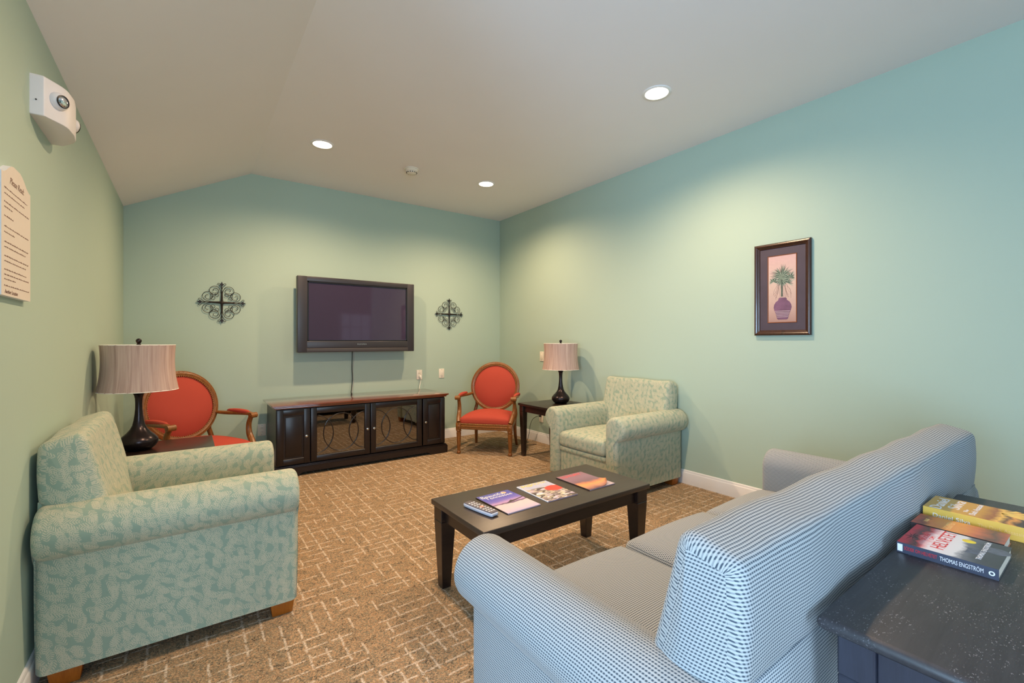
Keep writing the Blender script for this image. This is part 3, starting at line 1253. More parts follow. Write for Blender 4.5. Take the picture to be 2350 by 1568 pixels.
def framed_door(xa, xb, za, zb_, glass, knob_x, lab):
    d = MB()
    fw = .052
    yf, yb_ = 4.722, 4.742
    cbx(d, (xa, yf, za), (xa + fw, yb_, zb_), .003, 2)
    cbx(d, (xb - fw, yf, za), (xb, yb_, zb_), .003, 2)
    cbx(d, (xa + fw, yf, zb_ - fw), (xb - fw, yb_, zb_), .003, 2)
    cbx(d, (xa + fw, yf, za), (xb - fw, yb_, za + fw), .003, 2)
    # inner bead
    ia, ib, ja, jb = xa + fw, xb - fw, za + fw, zb_ - fw
    for (p, q) in (((ia, ja), (ib, ja)), ((ia, jb), (ib, jb)), ((ia, ja), (ia, jb)), ((ib, ja), (ib, jb))):
        d.tube([rel(p[0], yf + .006, p[1]), rel(q[0], yf + .006, q[1])], .005, 6)
    if not glass:
        cbx(d, (ia, yf + .012, ja), (ib, yb_, jb), .001, 1)
        cbx(d, (ia + .02, yf + .006, ja + .02), (ib - .02, yb_ - .002, jb - .02), .006, 2)
    door = d.build('door', M_black, mc, merge=0)
    door['label'] = lab
    if glass:
        g = MB()
        cbx(g, (ia, yf + .012, ja), (ib, yf + .0155, jb), .0005, 1)
        g.build('pane', M_cabglass, door)
        fm = MB()
        cx_, cz_ = (ia + ib) / 2, (ja + jb) / 2
        for ox in (-.25, 0, .25):
            run = []
            for k in range(97):
                a = 2 * PI * k / 96
                px, pz = cx_ + ox + .172 * math.cos(a), cz_ + .190 * math.sin(a)
                if ia < px < ib:
                    run.append(rel(px, yf + .008, pz))
                else:
                    if len(run) > 1:
                        fm.tube(run, .0042, 6)
                    run = []
            if len(run) > 1:
                fm.tube(run, .0042, 6)
        fm.build('fretwork', M_black, door, merge=0)
    kb = MB().lathe([(.004, 0), (.005, .010), (.010, .014), (.0135, .020), (.012, .026), (.004, .029)], 16)
    kb.xf(Matrix.Translation(rel(knob_x, yf, .382)) @ Matrix.Rotation(PI / 2, 4, 'X'))
    kb.build('knob', M_nickel, door)


framed_door(.684, .972, .118, .645, False, .938, 'solid panel door')
framed_door(.983, 1.564, .118, .645, True, 1.533, 'glass door with circle fretwork')
framed_door(1.574, 2.155, .118, .645, True, 1.603, 'glass door with circle fretwork')
framed_door(2.170, 2.444, .118, .645, False, 2.194, 'solid panel door')

# ------------------------------------------------------------------ television
tv = empty('television', (1.633 * .98864, 5.22, 1.3 + .3 * .98864))
tv.scale = (.98864, .98864, .98864)
tag(tv, 'black flat-screen television mounted on the back wall above the cabinet', 'television')


def tr(x, y, z):
    return (x - 1.633, y - 5.28, z - 1.6)


b_ = MB()
X0, X1, Z0, Z1 = .962, 2.304, 1.180, 2.016
sx0, sx1, sz0, sz1 = 1.064, 2.212, 1.306, 1.962
for a, b in (((X0, 5.28, Z0), (sx0, 5.36, Z1)), ((sx1, 5.28, Z0), (X1, 5.36, Z1)), ((sx0 - .01, 5.28, sz1), (sx1 + .01, 5.36, Z1)), ((sx0 - .01, 5.28, 1.225), (sx1 + .01, 5.36, sz0))):
    b_.rbox(tr(*a), tr(*b), .006, 3)
b_.rbox(tr(X0 + .03, 5.355, Z0 + .03), tr(X1 - .03, 5.385, Z1 - .03), .01, 2)
b_.build('bezel', M_tv, tv, merge=0)
q_ = MB()
for a, b in (((sx0, 5.283, sz0), (sx0 + .012, 5.36, sz1)), ((sx1 - .012, 5.283, sz0), (sx1, 5.36, sz1)), ((sx0, 5.283, sz1 - .012), (sx1, 5.36, sz1)), ((sx0, 5.283, sz0), (sx1, 5.36, sz0 + .010))):
    q_.box(tr(*a), tr(*b))
q_.build('inner_bezel', M_tvin, tv, merge=0)
MB().rbox(tr(sx0 + .01, 5.292, sz0 + .008), tr(sx1 - .01, 5.30, sz1 - .01), .001, 1).build('screen', M_screen, tv)
sp_ = MB().rbox(tr(sx0 - .012, 5.276, Z0 + .002), tr(sx1 + .012, 5.36, 1.226), .008, 3)
sp_.build('speaker_bar', simple('tv_speaker_grille', (60, 56, 58), 0.6, var=0.08, scale=300), tv)
text('INSIGNIA', .024, M_nickel, tv, basis(tr(1.655, 5.2795, 1.268), (1, 0, 0), (0, 0, 1)), 'lettering', sx=1.1)
MB().rbox(tr(1.36, 5.375, 1.35), tr(1.90, 5.4822, 1.85), .004, 1).build('wall_mount', M_blackp, tv)

tvc = MB()
path = bez([(1.577, 5.395, 1.19), (1.578, 5.405, 1.10), (1.576, 5.405, .98), (1.580, 5.405, .86), (1.572, 5.40, .78), (1.560, 5.385, .70), (1.562, 5.36, .6945)], 8)
tvc.tube(path, .0042, 6)
tag(tvc.build('television_cable', M_blackp), 'thin black cable hanging from the television down to the cabinet', 'cable')
tvw = MB().tube(bez([(1.596, 5.40, 1.19), (1.598, 5.41, 1.08), (1.590, 5.411, .95), (1.596, 5.411, .84), (1.586, 5.405, .76), (1.574, 5.39, .6955)], 8), .0034, 6)
tag(tvw.build('television_wire', simple('grey_wire', (176, 170, 162), 0.5)), 'pale grey wire hanging beside the black television cable', 'cable')


# ------------------------------------------------------------------ wrought iron wall medallions
def make_medallion():
    e = empty('wall_medallion')
    R = .205

    def sp(pts, r=.0030, n=6, mb=None):
        return mb.tube([(p[0], -.012, p[1]) for p in pts], r, n, flat=1.0)
    cr = MB()
    for q in range(4):
        a = q * PI / 2
        c, s = math.cos(a), math.sin(a)
        rot = lambda x, z: (x * c - z * s, x * s + z * c)
        pts = [rot(0, 0), rot(.03, 0), rot(.08, 0), rot(.12, 0), rot(.185, 0)]
        cr.tube([(p[0], -.014, p[1]) for p in pts], [.014, .0105, .008, .0045, .0030], 8)
    cr.build('cross', M_iron, e, merge=0)

    def spiral(cx, cz, r0, a0, turns, sgn, n=30, k=.22, hold=.4):
        out = []
        for i in range(n + 1):
            t = i / n
            r = r0 * (1 - (1 - k) * max(0, (t - hold) / (1 - hold)))
            a = a0 + sgn * turns * 2 * PI * t
            out.append((cx + r * math.cos(a), cz + r * math.sin(a)))
        return out
    for q in range(4):
        a = q * PI / 2
        c, s = math.cos(a), math.sin(a)
        rot = lambda p: (p[0] * c - p[1] * s, p[0] * s + p[1] * c)
        for m in (1, -1):
            # lobe: leaves the arm near the tip, swings out and curls inwards
            st_ = [(.155, .0), (.150, .016 * m)]
            lobe = spiral(.117, .060 * m, .045, -.95 * m, 1.45, m, k=.22, hold=.38)
            pts = [(.060, .004 * m), (.100, .007 * m)] + lobe
            mb = MB()
            mb.tube([(rot(p)[0], -.012, rot(p)[1]) for p in bez([(x, z, 0) for x, z in pts], 2)] and [(rot((x, z))[0], -.012, rot((x, z))[1]) for (x, z, _) in bez([(x, z, 0) for x, z in pts], 2)], .0026, 6)
            # small inner curl
            cur = [(.088, .088 * m), (.094, .072 * m)] + spiral(.076, .046 * m, .020, .75 * m, 1.2, -m, n=22, k=.35)
            mb.tube([(rot(p)[0], -.012, rot(p)[1]) for p in cur], .0022, 6)
            # stem curling out to the finial side
            ht = bez([(.135, .002 * m, 0), (.165, .014 * m, 0), (.182, .034 * m, 0), (.194, .030 * m, 0), (.190, .018 * m, 0)], 4)
            mb.tube([(rot((p[0], p[1]))[0], -.012, rot((p[0], p[1]))[1]) for p in ht], .0022, 6)
            mb.build('scroll', M_iron, e, merge=0)
        fl = MB()
        poly = [(.168, -.004), (.178, -.014), (.190, -.018), (.188, -.008), (.212, 0), (.188, .008), (.190, .018), (.178, .014), (.168, .004)]
        P = [rot(p) for p in poly]
        n = len(P)
        vs = [(p[0], -.006, p[1]) for p in P] + [(p[0], -.018, p[1]) for p in P]
        fl.add(vs, [tuple(range(n)), tuple(reversed(range(n, 2 * n)))] + [(i, i + n, (i + 1) % n + n, (i + 1) % n) for i in range(n)], None, 0, False)
        fl.build('finial', M_iron, e)
    return e


md = make_medallion()
md.location = (.283, 5.42, 1.695)
tag(md, 'wrought iron scroll medallion on the back wall left of the television', 'wall decor', 'wrought iron wall medallions')
md2 = copy_tree(md)
md2.location = (2.866, 5.42, 1.668)
tag(md2, 'wrought iron scroll medallion on the back wall right of the television', 'wall decor', 'wrought iron wall medallions')


# ------------------------------------------------------------------ wall plates
def plate(name, loc, normal, kind, label):
    """local: +y into the room, x right (seen from the room mirrored does not matter), z up"""
    e = empty(name, loc, {'back': PI, 'right': PI / 2}[normal])
    tag(e, label, 'wall plate')
    MB().rbox((-.039, 0, -.062), (.039, .007, .062), .003, 2).build('cover_plate', M_plate, e)
    if kind == 'outlet':
        for dz in (-.021, .021):
            o = MB().rbox((-.017, .006, dz - .015), (.017, .009, dz + .015), .004, 2).build('socket', M_plate, e)
            for dx in (-.006, .006):
                MB().box((dx - .0012, .0085, dz - .004), (dx + .0012, .0095, dz + .007)).build('slot', M_hole, o)
    elif kind == 'switch':
        MB().rbox((-.016, .006, -.033), (.016, .011, .033), .002, 2).build('rocker', M_plate, e)
    for dz in (-.048, .048):
        MB().lathe([(.0035, 0), (.003, .001), (.0005, .0014)], 10).xf(Matrix.Translation((0, .007, dz)) @ Matrix.Rotation(-PI / 2, 4, 'X')).build('screw', M_nickel, e)
    return e


plate('power_outlet', (2.435, 5.42, .870), 'back', 'outlet', 'white power outlet above the cabinet with a white plug in it')
plate('blank_plate', (2.755, 5.42, .874), 'back', 'switch', 'ivory wall plate on the back wall between cabinet and coral chair')
plate('low_outlet', (.640, 5.42, .362), 'back', 'outlet', 'power outlet low on the back wall at the cabinet\'s left end')
plate('light_switch', (3.70, 4.455, 1.108), 'right', 'switch', 'ivory wall plate on the right wall behind the far lamp shade')
plate('floor_outlet', (3.70, 4.465, .322), 'right', 'outlet', 'power outlet low on the right wall under the end table')

pw = empty('white_power_cord', (2.44, 5.40, .845))
tag(pw, 'white plug and cord running from the outlet down to the cabinet top', 'cable')
MB().rbox((-.013, -.018, -.012), (.013, .010, .016), .004, 2).build('plug', M_cord_w, pw)
MB().tube(bez([(0, -.018, 0), (.004, -.024, -.025), (.0, -.015, -.06), (-.012, -.02, -.10), (-.03, -.04, -.143), (-.032, -.06, -.149)], 6), .004, 8).build('cord', M_cord_w, pw)

lp = empty('lamp_cord', (3.685, 4.465, .342))
tag(lp, 'black plug and thin cord from low outlet to carpet under the end table', 'cable')
MB().rbox((-.024, -.011, -.012), (.006, .011, .012), .004, 2).build('plug', M_blackp, lp)
MB().tube(bez([(-.02, 0, 0), (-.045, .004, .002), (-.08, .06, -.04), (-.09, .10, -.12), (-.10, .11, -.22), (-.13, .10, -.29), (-.19, .06, -.336), (-.23, -.02, -.338), (-.12, -.06, -.338)], 7), .0032, 6).build('cord', M_blackp, lp)

# ------------------------------------------------------------------ framed picture on the right wall
pic = empty('framed_picture', (3.70, 1.573, 1.704))
tag(pic, 'dark framed picture of a palm plant in a purple vase on the right wall', 'picture')
# local: x negative = into the room, y = -right in view -> viewer right is -y
HW, HH = .201, .356
fr_ = MB()
prof_f = [(0, 0), (0, .022), (.006, .028), (.014, .030), (.022, .026), (.030, .018), (.036, .016), (.040, .010), (.040, 0)]


def frame_ring(mb, hw, hh, prof):
    """prof: (inset from outer edge, height off the wall)"""
    rings = []
    for (ins, h) in prof:
        rings.append([(-h, sy * (hw - ins), sz * (hh - ins)) for sy, sz in ((-1, -1), (1, -1), (1, 1), (-1, 1))])
    for i in range(len(rings) - 1):
        for k in range(4):
            k2 = (k + 1) % 4
            mb.add([rings[i][k], rings[i][k2], rings[i + 1][k2], rings[i + 1][k]], [(0, 1, 2, 3)], None, 0, False)
    return mb


frame_ring(fr_, HW, HH, prof_f).build('frame', M_frame, pic, merge=0)
MB().box((-.010, -HW + .038, -HH + .038), (-.001, HW - .038, HH - .038)).build('mat_board', M_mat, pic)
ah, aw = .254, .098
fl_ = MB()
frame_ring(fl_, aw + .007, ah + .007, [(0, .010), (0.001, .013), (.007, .012), (.007, .0105)]).build('fillet', M_fgold, pic, merge=0)
tA = NT('palm_print_ground')
vA = tA.coord()
xA = tA.xyz(vA)
g1 = tA.ramp(tA.math('ADD', tA.math('MULTIPLY', xA[2], 1.8), 0.5), [(0.0, lin((160, 122, 112))), (0.25, lin((192, 160, 150))), (0.6, lin((208, 182, 168))), (1.0, lin((206, 166, 166)))])
nA = tA.noise(vA, 60, 3)
colA = tA.mix(tA.math('MULTIPLY', nA, 0.25), g1, lin((150, 130, 124)))
M_pground = tA.set(colA, 0.5)
art = MB().box((-.0112, -aw, -ah), (-.0102, aw, ah)).build('art_print', M_pground, pic)
M_frond = simple('print_palm_green', (74, 88, 78), 0.5, var=0.3, scale=60)
M_frond2 = simple('print_palm_pale', (142, 158, 140), 0.5, var=0.15, scale=60)
M_vase = simple('print_vase_plum', (112, 78, 104), 0.5, var=0.3, scale=14)
M_vaseband = simple('print_vase_band', (196, 176, 180), 0.5)
M_twig = simple('print_twig', (150, 122, 112), 0.5)
rnd = random.Random(3)


LIFT = [0.0]


def pquad(mb, y, z, a, L, wd, lift):
    """thin leaf blade in the picture plane; viewer-right = -y"""
    LIFT[0] += 0.000012
    lift = .0001 + LIFT[0]
    dx, dz = math.cos(a), math.sin(a)
    nx, nz = -dz, dx
    pts = []
    for (t, ww) in ((0, .2), (.35, 1), (.7, .7), (1, 0)):
        bend = -0.10 * L * t * t
        pts.append((y - (dx * L * t), z + dz * L * t + bend, ww))
    vs = [(-.0112 - lift, p[0] - nx * wd * p[2], p[1] + nz * wd * p[2]) for p in pts] + [(-.0112 - lift, p[0] + nx * wd * p[2], p[1] - nz * wd * p[2]) for p in reversed(pts)]
    mb.add(vs, [tuple(range(8))], None, 0, False)


f1, f2, f3 = MB(), MB(), MB()
for cyy, czz, n, L in ((0.0, .105, 34, .090), (-.060, .080, 18, .055), (.062, .060, 16, .040), (-.035, .045, 16, .055)):
    for k in range(n):
        a = -.5 + (PI + 1.0) * k / (n - 1) + rnd.uniform(-.08, .08)
        Lk = L * rnd.uniform(.75, 1.1)
        ex = cyy - math.cos(a) * Lk
        if abs(ex) > aw - .004:
            Lk *= max(.2, (aw - .006 - abs(cyy)) / max(1e-4, abs(math.cos(a) * Lk)))
        pquad(f1 if k % 3 else f2, cyy, czz, a, Lk, .0030, .0002 + .0001 * (k % 3))
for k in range(26):
    a = 2 * PI * k / 26
    pquad(f1 if k % 2 else f2, 0.0, .092, a, .042, .0032, .0005)
for k in range(18):
    a = PI * .95 + (PI * 1.1) * k / 17
    pquad(f2 if k % 2 else f1, 0.0, .070, a, .050, .0030, .0004)
f1.build('palm_fronds', M_frond, art, merge=0)
f2.build('pale_palm_fronds', M_frond2, art, merge=0)
for k in range(22):
    y_ = rnd.uniform(-.07, .07)
    pts = [(-.0114, y_, -.06 + rnd.uniform(-.02, .02)), (-.0114, y_ * .8 + rnd.uniform(-.015, .015), -.015), (-.0114, y_ * .5, .03 + rnd.uniform(-.01, .01))]
    f3.tube(bez(pts, 4), .0007, 4)
f3.build('vine_lines', M_twig, art, merge=0)
stem_ = MB().box((-.0135, -.005, -.060), (-.0112, .006, .070))
stem_.build('palm_trunk', M_frond, art)
vp = [(.022, -.068), (.030, -.076), (.030, -.086), (.048, -.100), (.060, -.120), (.064, -.142), (.058, -.166), (.050, -.186), (.044, -.206), (.040, -.226), (.032, -.236)]
poly = [(-p[0] - .004, p[1]) for p in vp] + [(p[0] - .004, p[1]) for p in reversed(vp)]
MB().prism(poly, -.0122, -.0114, 'YZ').build('vase', M_vase, art)
vb = MB()
for k, (zz, ww) in enumerate(((-.172, .054), (-.183, .050), (-.194, .047), (-.205, .043), (-.217, .040))):
    vb.prism([(-ww - .004, zz), (ww - .004, zz), (ww - .004, zz + .0035), (-ww - .004, zz + .0035)], -.0126, -.0120, 'YZ')
vb.build('vase_bands', M_vaseband, art, merge=0)

# ------------------------------------------------------------------ sign on the left wall
sg = empty('notice_board_sign', (XL, 2.165, 1.64))
tag(sg, 'cream Please Read notice board with shaped top on the left wall', 'sign')
top = [(2.010, 1.822), (2.030, 1.824), (2.055, 1.834), (2.080, 1.849), (2.105, 1.861), (2.130, 1.866), (2.200, 1.866), (2.225, 1.860), (2.250, 1.848), (2.275, 1.834), (2.300, 1.826), (2.320, 1.824)]
poly = [(2.010, 1.443)] + top + [(2.320, 1.443)]
sb = MB()
pr_ = [(p[0] - 2.165, p[1] - 1.64) for p in poly]
n = len(pr_)
sb.add([(.0, p[0], p[1]) for p in pr_] + [(.018, p[0], p[1]) for p in pr_], [tuple(range(n))] + [(i, i + n, (i + 1) % n + n, (i + 1) % n) for i in range(n)], None, 1, False)
sb.add([(.018, p[0], p[1]) for p in pr_], [tuple(range(n))], None, 0, False)
sb.build('board', [M_sign, M_signedge], sg, merge=0)
text('Please Read:', .030, M_ink, sg, basis((.0183, .0, .172), (0, 1, 0), (0, 0, 1)), 'lettering', shear=.25)
ln_ = MB()
rows = [(.138, .92), (.120, .80), (.094, 1.0), (.078, .30), (.050, .34), (.018, .98), (.000, .38), (-.030, .96), (-.046, .85), (-.074, .98), (-.090, .86), (-.116, .88), (-.132, .99), (-.146, .45), (-.166, 1.0)]
rr = random.Random(5)
for (z, wdt) in rows:
    y = -.128
    end = y + .262 * wdt
    while y < end:
        L = rr.uniform(.008, .024)
        x_ = y
        while x_ < min(y + L, end):
            h = rr.choice((.0026, .0026, .0042))
            ln_.box((.0180, x_, z - .0013), (.0184, x_ + .0022, z - .0013 + h))
            x_ += .0034
        y += L + .005
ls = ln_.build('script_lines', M_ink, sg, merge=0)
ls['kind'] = 'stuff'
text('Another Location', .018, M_ink, sg, basis((.0183, -.060, -.184), (0, 1, 0), (0, 0, 1)), 'lettering', shear=.25).__setitem__('label', 'small last line')

# ------------------------------------------------------------------ emergency light on the left wall
em = empty('emergency_light', (XL, 2.565, 2.225))
tag(em, 'white twin-head emergency light high on the left wall', 'emergency light')
plan = [(0, -.165, 0), (.038, -.165, .004), (.090, -.088, .03), (.098, 0, .0), (.090, .088, .03), (.038, .165, .004), (0, .165, 0)]
pp_ = rpoly(plan, 5)
hb = MB()
n = len(pp_)
lay = [(-.072, .88), (-.0745, .97), (-.070, 1.0), (.070, 1.0), (.0745, .97), (.075, .90)]
lay = [(-.076, .94), (-.074, .985), (-.068, 1.0), (.064, 1.0), (.072, .985), (.076, .94)]
vs = []
for (z, k) in lay:
    for p in pp_:
        f = 1.0 if z < 0 else 1.0
        vs.append((max(0, p[0] * k), p[1] * (1 - (1 - k) * .4), z))
fs = [tuple(range(n)), tuple(reversed(range((len(lay) - 1) * n, len(lay) * n)))]
for j in range(len(lay) - 1):
    fs += [(j * n + i, j * n + (i + 1) % n, (j + 1) * n + (i + 1) % n, (j + 1) * n + i) for i in range(n)]
hb.add(vs, fs)
hb.build('housing', M_emer, em, sharp=30)
for s in (-1, 1):
    d = Vector((.80, s * .60, -.12)).normalized()
    c = Vector((.066, s * .118, .008))
    rotm = d.to_track_quat('Z', 'Y').to_matrix().to_4x4()
    Mx = Matrix.Translation(c) @ rotm
    hd = MB().lathe([(.030, -.012), (.033, -.002), (.033, .008), (.030, .016), (.023, .022), (.019, .023)], 28).xf(Mx).build('lamp_head', M_emer, em)
    MB().lathe([(.0235, .020), (.0235, .0245), (.020, .0255), (.019, .022)], 28, close=False).xf(Mx).build('lens_ring', M_blackp, hd)
    lens = MB().lathe([(.0195, .0225), (.014, .0265), (.006, .0285), (.0005, .029)], 20).xf(Mx).build('lens', M_chrome, hd)
MB().lathe([(.003, 0), (.0025, .001), (.0005, .001)], 8).xf(Matrix.Translation((.017, -.166, -.02)) @ Matrix.Rotation(PI / 2, 4, 'X')).build('test_button', M_hole, em)


# ------------------------------------------------------------------ ceiling fixtures
def downlight(x, y, label):
    e = empty('recessed_downlight', (x, y, ZC))
    tag(e, label, 'ceiling light', 'recessed downlights')
    MB().lathe([(.078, 0), (.098, 0), (.100, -.003), (.096, -.006), (.080, -.007), (.078, -.004), (.078, 0)], 40, close=False).build('trim_ring', M_white, e)
    MB().lathe([(.079, -.0035), (.04, -.0040), (.0005, -.0042)], 32, close=False).build('lens', M_bulb, e)


downlight(*LAMPS[0], 'round ceiling downlight nearest the left, over the cabinet\'s left end')
downlight(*LAMPS[1], 'round ceiling downlight nearest the far right corner')
downlight(*LAMPS[2], 'round ceiling downlight on the right, nearest the camera')
downlight(*LAMPS[3], 'round ceiling downlight just beyond the top edge of the photo')

sd = empty('smoke_detector', (1.853, 4.31, ZC))
tag(sd, 'small white round smoke detector on the ceiling between two downlights', 'smoke detector')
MB().lathe([(.072, 0), (.073, -.008), (.068, -.012)], 36).build('base_plate', M_plate, sd)
MB().lathe([(.064, -.010), (.066, -.020), (.060, -.030), (.050, -.036), (.048, -.044), (.036, -.050), (.001, -.051)], 36).build('cover', M_plate, sd)
hl = MB()
for k in range(14):
    a = 2 * PI * k / 14
    hl.box((.050 * math.cos(a) - .004, .050 * math.sin(a) - .004, -.044), (.050 * math.cos(a) + .004, .050 * math.sin(a) + .004, -.038))
hl.build('vent_slots', M_hole, sd, merge=0)


# ------------------------------------------------------------------ magazines and remote on the coffee table
def cover_mat(name, kind):
    t = NT(name)
    vec = t.coord()
    x = t.xyz(vec)
    n1 = t.noise(vec, 9, 4, 0.6)
    if kind == 'blue':
        f = t.math('ADD', t.math('MULTIPLY', x[1], 3.4), t.math('MULTIPLY', t.math('SUBTRACT', n1, .5), .18))
        f = t.math('ADD', f, .5)
        col = t.ramp(f, [(0.0, lin((196, 180, 214))), (0.18, lin((214, 196, 208))), (0.38, lin((226, 200, 206))), (0.42, lin((72, 54, 96))), (0.46, lin((202, 160, 204))), (0.58, lin((126, 110, 196))), (0.75, lin((88, 84, 184))), (1.0, lin((90, 92, 170)))])
    elif kind == 'multi':
        vo = t.n('ShaderNodeTexVoronoi')
        vo.inputs['Scale'].default_value = 62
        mp = t.n('ShaderNodeMapping')
        mp.inputs['Scale'].default_value = (0.6, 1.3, 1)
        t.t.links.new(vec, mp.inputs['Vector'])
        t.t.links.new(mp.outputs[0], vo.inputs['Vector'])
        c0 = t.xyz(vo.outputs['Color'])[0]
        body = t.ramp(c0, [(0.0, lin((52, 42, 50))), (0.25, lin((92, 78, 84))), (0.36, lin((190, 180, 150))), (0.45, lin((222, 214, 190))), (0.6, lin((120, 100, 104))), (0.8, lin((206, 184, 210))), (1.0, lin((236, 232, 240)))])
        body = t.mix(t.math('MULTIPLY', t.smooth(n1, .40, .62), 0.35), body, lin((192, 172, 168)))
        f = t.math('ADD', t.math('MULTIPLY', x[1], 3.4), .5)
        sky = t.mix(n1, lin((130, 160, 210)), lin((226, 214, 224)))
        col = t.mix(t.smooth(f, .66, .74), body, sky)
        d = t.math('ADD', t.math('POWER', t.math('MULTIPLY', t.math('SUBTRACT', x[0], .062), 17.0), 2.0), t.math('POWER', t.math('MULTIPLY', t.math('SUBTRACT', x[1], .012), 22.0), 2.0))
        col = t.mix(t.math('SUBTRACT', 1.0, t.smooth(t.math('ADD', d, n1), 1.2, 1.6)), col, lin((228, 72, 60)))
    else:
        f = t.math('ADD', t.math('ADD', t.math('MULTIPLY', x[1], 3.4), t.math('MULTIPLY', t.math('SUBTRACT', n1, .5), .25)), .5)
        col = t.ramp(f, [(0.0, lin((120, 66, 78))), (0.14, lin((196, 136, 110))), (0.28, lin((236, 164, 100))), (0.38, lin((206, 128, 96))), (0.46, lin((128, 96, 112))), (0.70, lin((146, 112, 132))), (1.0, lin((152, 106, 120)))])
    return t.set(col, 0.28)


M_magpage = simple('magazine_page', (196, 178, 190), 0.35, var=.15, scale=60)


def magazine(name, x, y, rz, label, kind, curl=0.0):
    e = empty(name, (x, y, .4603), rz)
    tag(e, label, 'magazine', 'magazines on the coffee table')
    w_, h_ = .106, .142
    pg = MB()
    for k in range(3):
        o = .0012 * (k % 2)
        pg.box((-w_ + .001, -h_ + o, .0002 + .0016 * k), (w_ - .001 - o, h_ - o, .0018 + .0016 * k))
    pg.build('pages', M_magpage, e, merge=0)
    # cover with optional lifted corner at the near right (+x, -y)
    cv = MB()
    N = 18
    vs, fs = [], []
    for i in range(N + 1):
        for j in range(N + 1):
            px, py = -w_ + 2 * w_ * i / N, -h_ + 2 * h_ * j / N
            z = .0056
            if curl:
                d = (px / w_ * .5 - py / h_ * .5) - .50     # toward the corner
                if d > 0:
                    z += curl * (d / .5) ** 1.4
                    px -= .035 * (d / .5) ** 2.2
                    py += .045 * (d / .5) ** 2.2
            vs.append((px, py, z))
    for i in range(N):
        for j in range(N):
            fs.append((i * (N + 1) + j, (i + 1) * (N + 1) + j, (i + 1) * (N + 1) + j + 1, i * (N + 1) + j + 1))
    cv.add(vs, fs)
    c = cv.build('cover', cover_mat(name + '_print', kind), e, sharp=80)
    sp = MB().rbox((-w_ - .001, -h_, 0), (-w_ + .003, h_, .0058), .0012, 1)
    sp.build('spine', M_pwhite if kind == 'multi' else M_ink2, e)
    return e, c


m1, c1 = magazine('magazine', 1.358, 1.917, 0.03, 'blue and lilac landscape magazine beside the remote control', 'blue')
text('Beautiful', .044, M_pwhite, c1, basis((-.018, .112, .0058), (1, 0, 0), (0, 1, 0)), sx=1.0)
text('Tennessee', .040, M_pwhite, c1, basis((.004, .082, .0058), (1, 0, 0), (0, 1, 0)), sx=1.0)
MB().lathe([(.016, .0057), (.012, .0060), (.0005, .0061)], 20, c=(.058, .116, 0)).build('emblem', simple('print_emblem', (216, 176, 150), 0.4), c1)
rg = MB()
rg.prism([(-.02, -.02), (.0, -.012), (.02, .004), (.03, -.004), (.05, -.002), (.08, .004), (.104, .010), (.104, .002), (.06, -.010), (.0, -.026)], .0057, .0060, 'XY')
rg.build('mountain_ridge', simple('print_ridge', (70, 50, 60), 0.4), c1)
m2, c2 = magazine('magazine', 1.632, 1.925, -0.02, 'multicoloured magazine with yellow title, middle of the three on the coffee table', 'multi')
text('ME', .046, M_pyellow, c2, basis((-.055, .115, .0058), (1, 0, 0), (0, 1, 0)), sx=1.2)
text('SOUTH', .040, M_pyellow, c2, basis((.030, .122, .0058), (1, 0, 0), (0, 1, 0)), sx=.9)
m3, c3 = magazine('magazine', 1.937, 1.930, 0.0, 'mauve sunset magazine with red title and curled-up cover corner', 'sunset', curl=.030)
text('LUXURY', .044, simple('print_coral', (236, 84, 84), 0.4), c3, basis((-.008, .112, .0058), (1, 0, 0), (0, 1, 0)), sx=.95)

rm = empty('remote_control', (1.176, 1.893, .4602), math.radians(10))
tag(rm, 'silver and dark remote control beside the blue magazine', 'remote control')


def rshape(p):
    k = 1 - .18 * abs(p.y / .108) ** 2.5
    return Vector((p.x * k, p.y, p.z))


MB().soft((0, 0, .011), (.056, .216, .020), .009, 10, rshape).build('body', simple('silver_plastic', (206, 208, 222), 0.35), rm, merge=.0002, sharp=60)
MB().soft((0, 0, .0205), (.050, .206, .006), .0028, 10, rshape).build('keypad', simple('remote_face', (96, 88, 96), 0.4), rm, merge=.0002, sharp=60)
btm = MB()
for r_ in range(8):
    for c_ in range(3):
        if r_ in (3, 4) and c_ == 1:
            continue
        btm.rbox((-.020 + .015 * c_, -.085 + .021 * r_, .0232), (-.010 + .015 * c_, -.078 + .021 * r_, .0250), .001, 1)
bt = btm.build('buttons', M_pwhite, rm, merge=0)
bt['kind'] = 'stuff'
MB().lathe([(.011, .0232), (.011, .0252), (.004, .0256)], 20, c=(0, -.010, 0)).build('navigation_pad', simple('remote_pad', (226, 150, 130), 0.4), rm)


# ------------------------------------------------------------------ paperbacks on the sofa table
def book(name, x0, x1, y0, y1, th, label, mcov, mspine, rz=0.0):
    """spine along the low-x side"""
    cx_, cy_ = (x0 + x1) / 2, (y0 + y1) / 2
    e = empty(name, (cx_, cy_, .7602), rz)
    tag(e, label, 'book', 'paperbacks on the sofa table')
    hx, hy = (x1 - x0) / 2, (y1 - y0) / 2
    MB().box((-hx + .001, -hy + .002, .0012), (hx - .002, hy - .002, th - .0012)).build('pages', M_paper, e)
    MB().rbox((-hx, -hy, th - .0012), (hx, hy, th), .0004, 1).build('front_cover', mcov, e)
    MB().rbox((-hx, -hy, 0), (hx, hy, .0012), .0004, 1).build('back_cover', mcov, e)
    MB().rbox((-hx - .0012, -hy, 0), (-hx + .0004, hy, th), .0004, 1).build('spine', mspine, e)
    return e, hx, hy


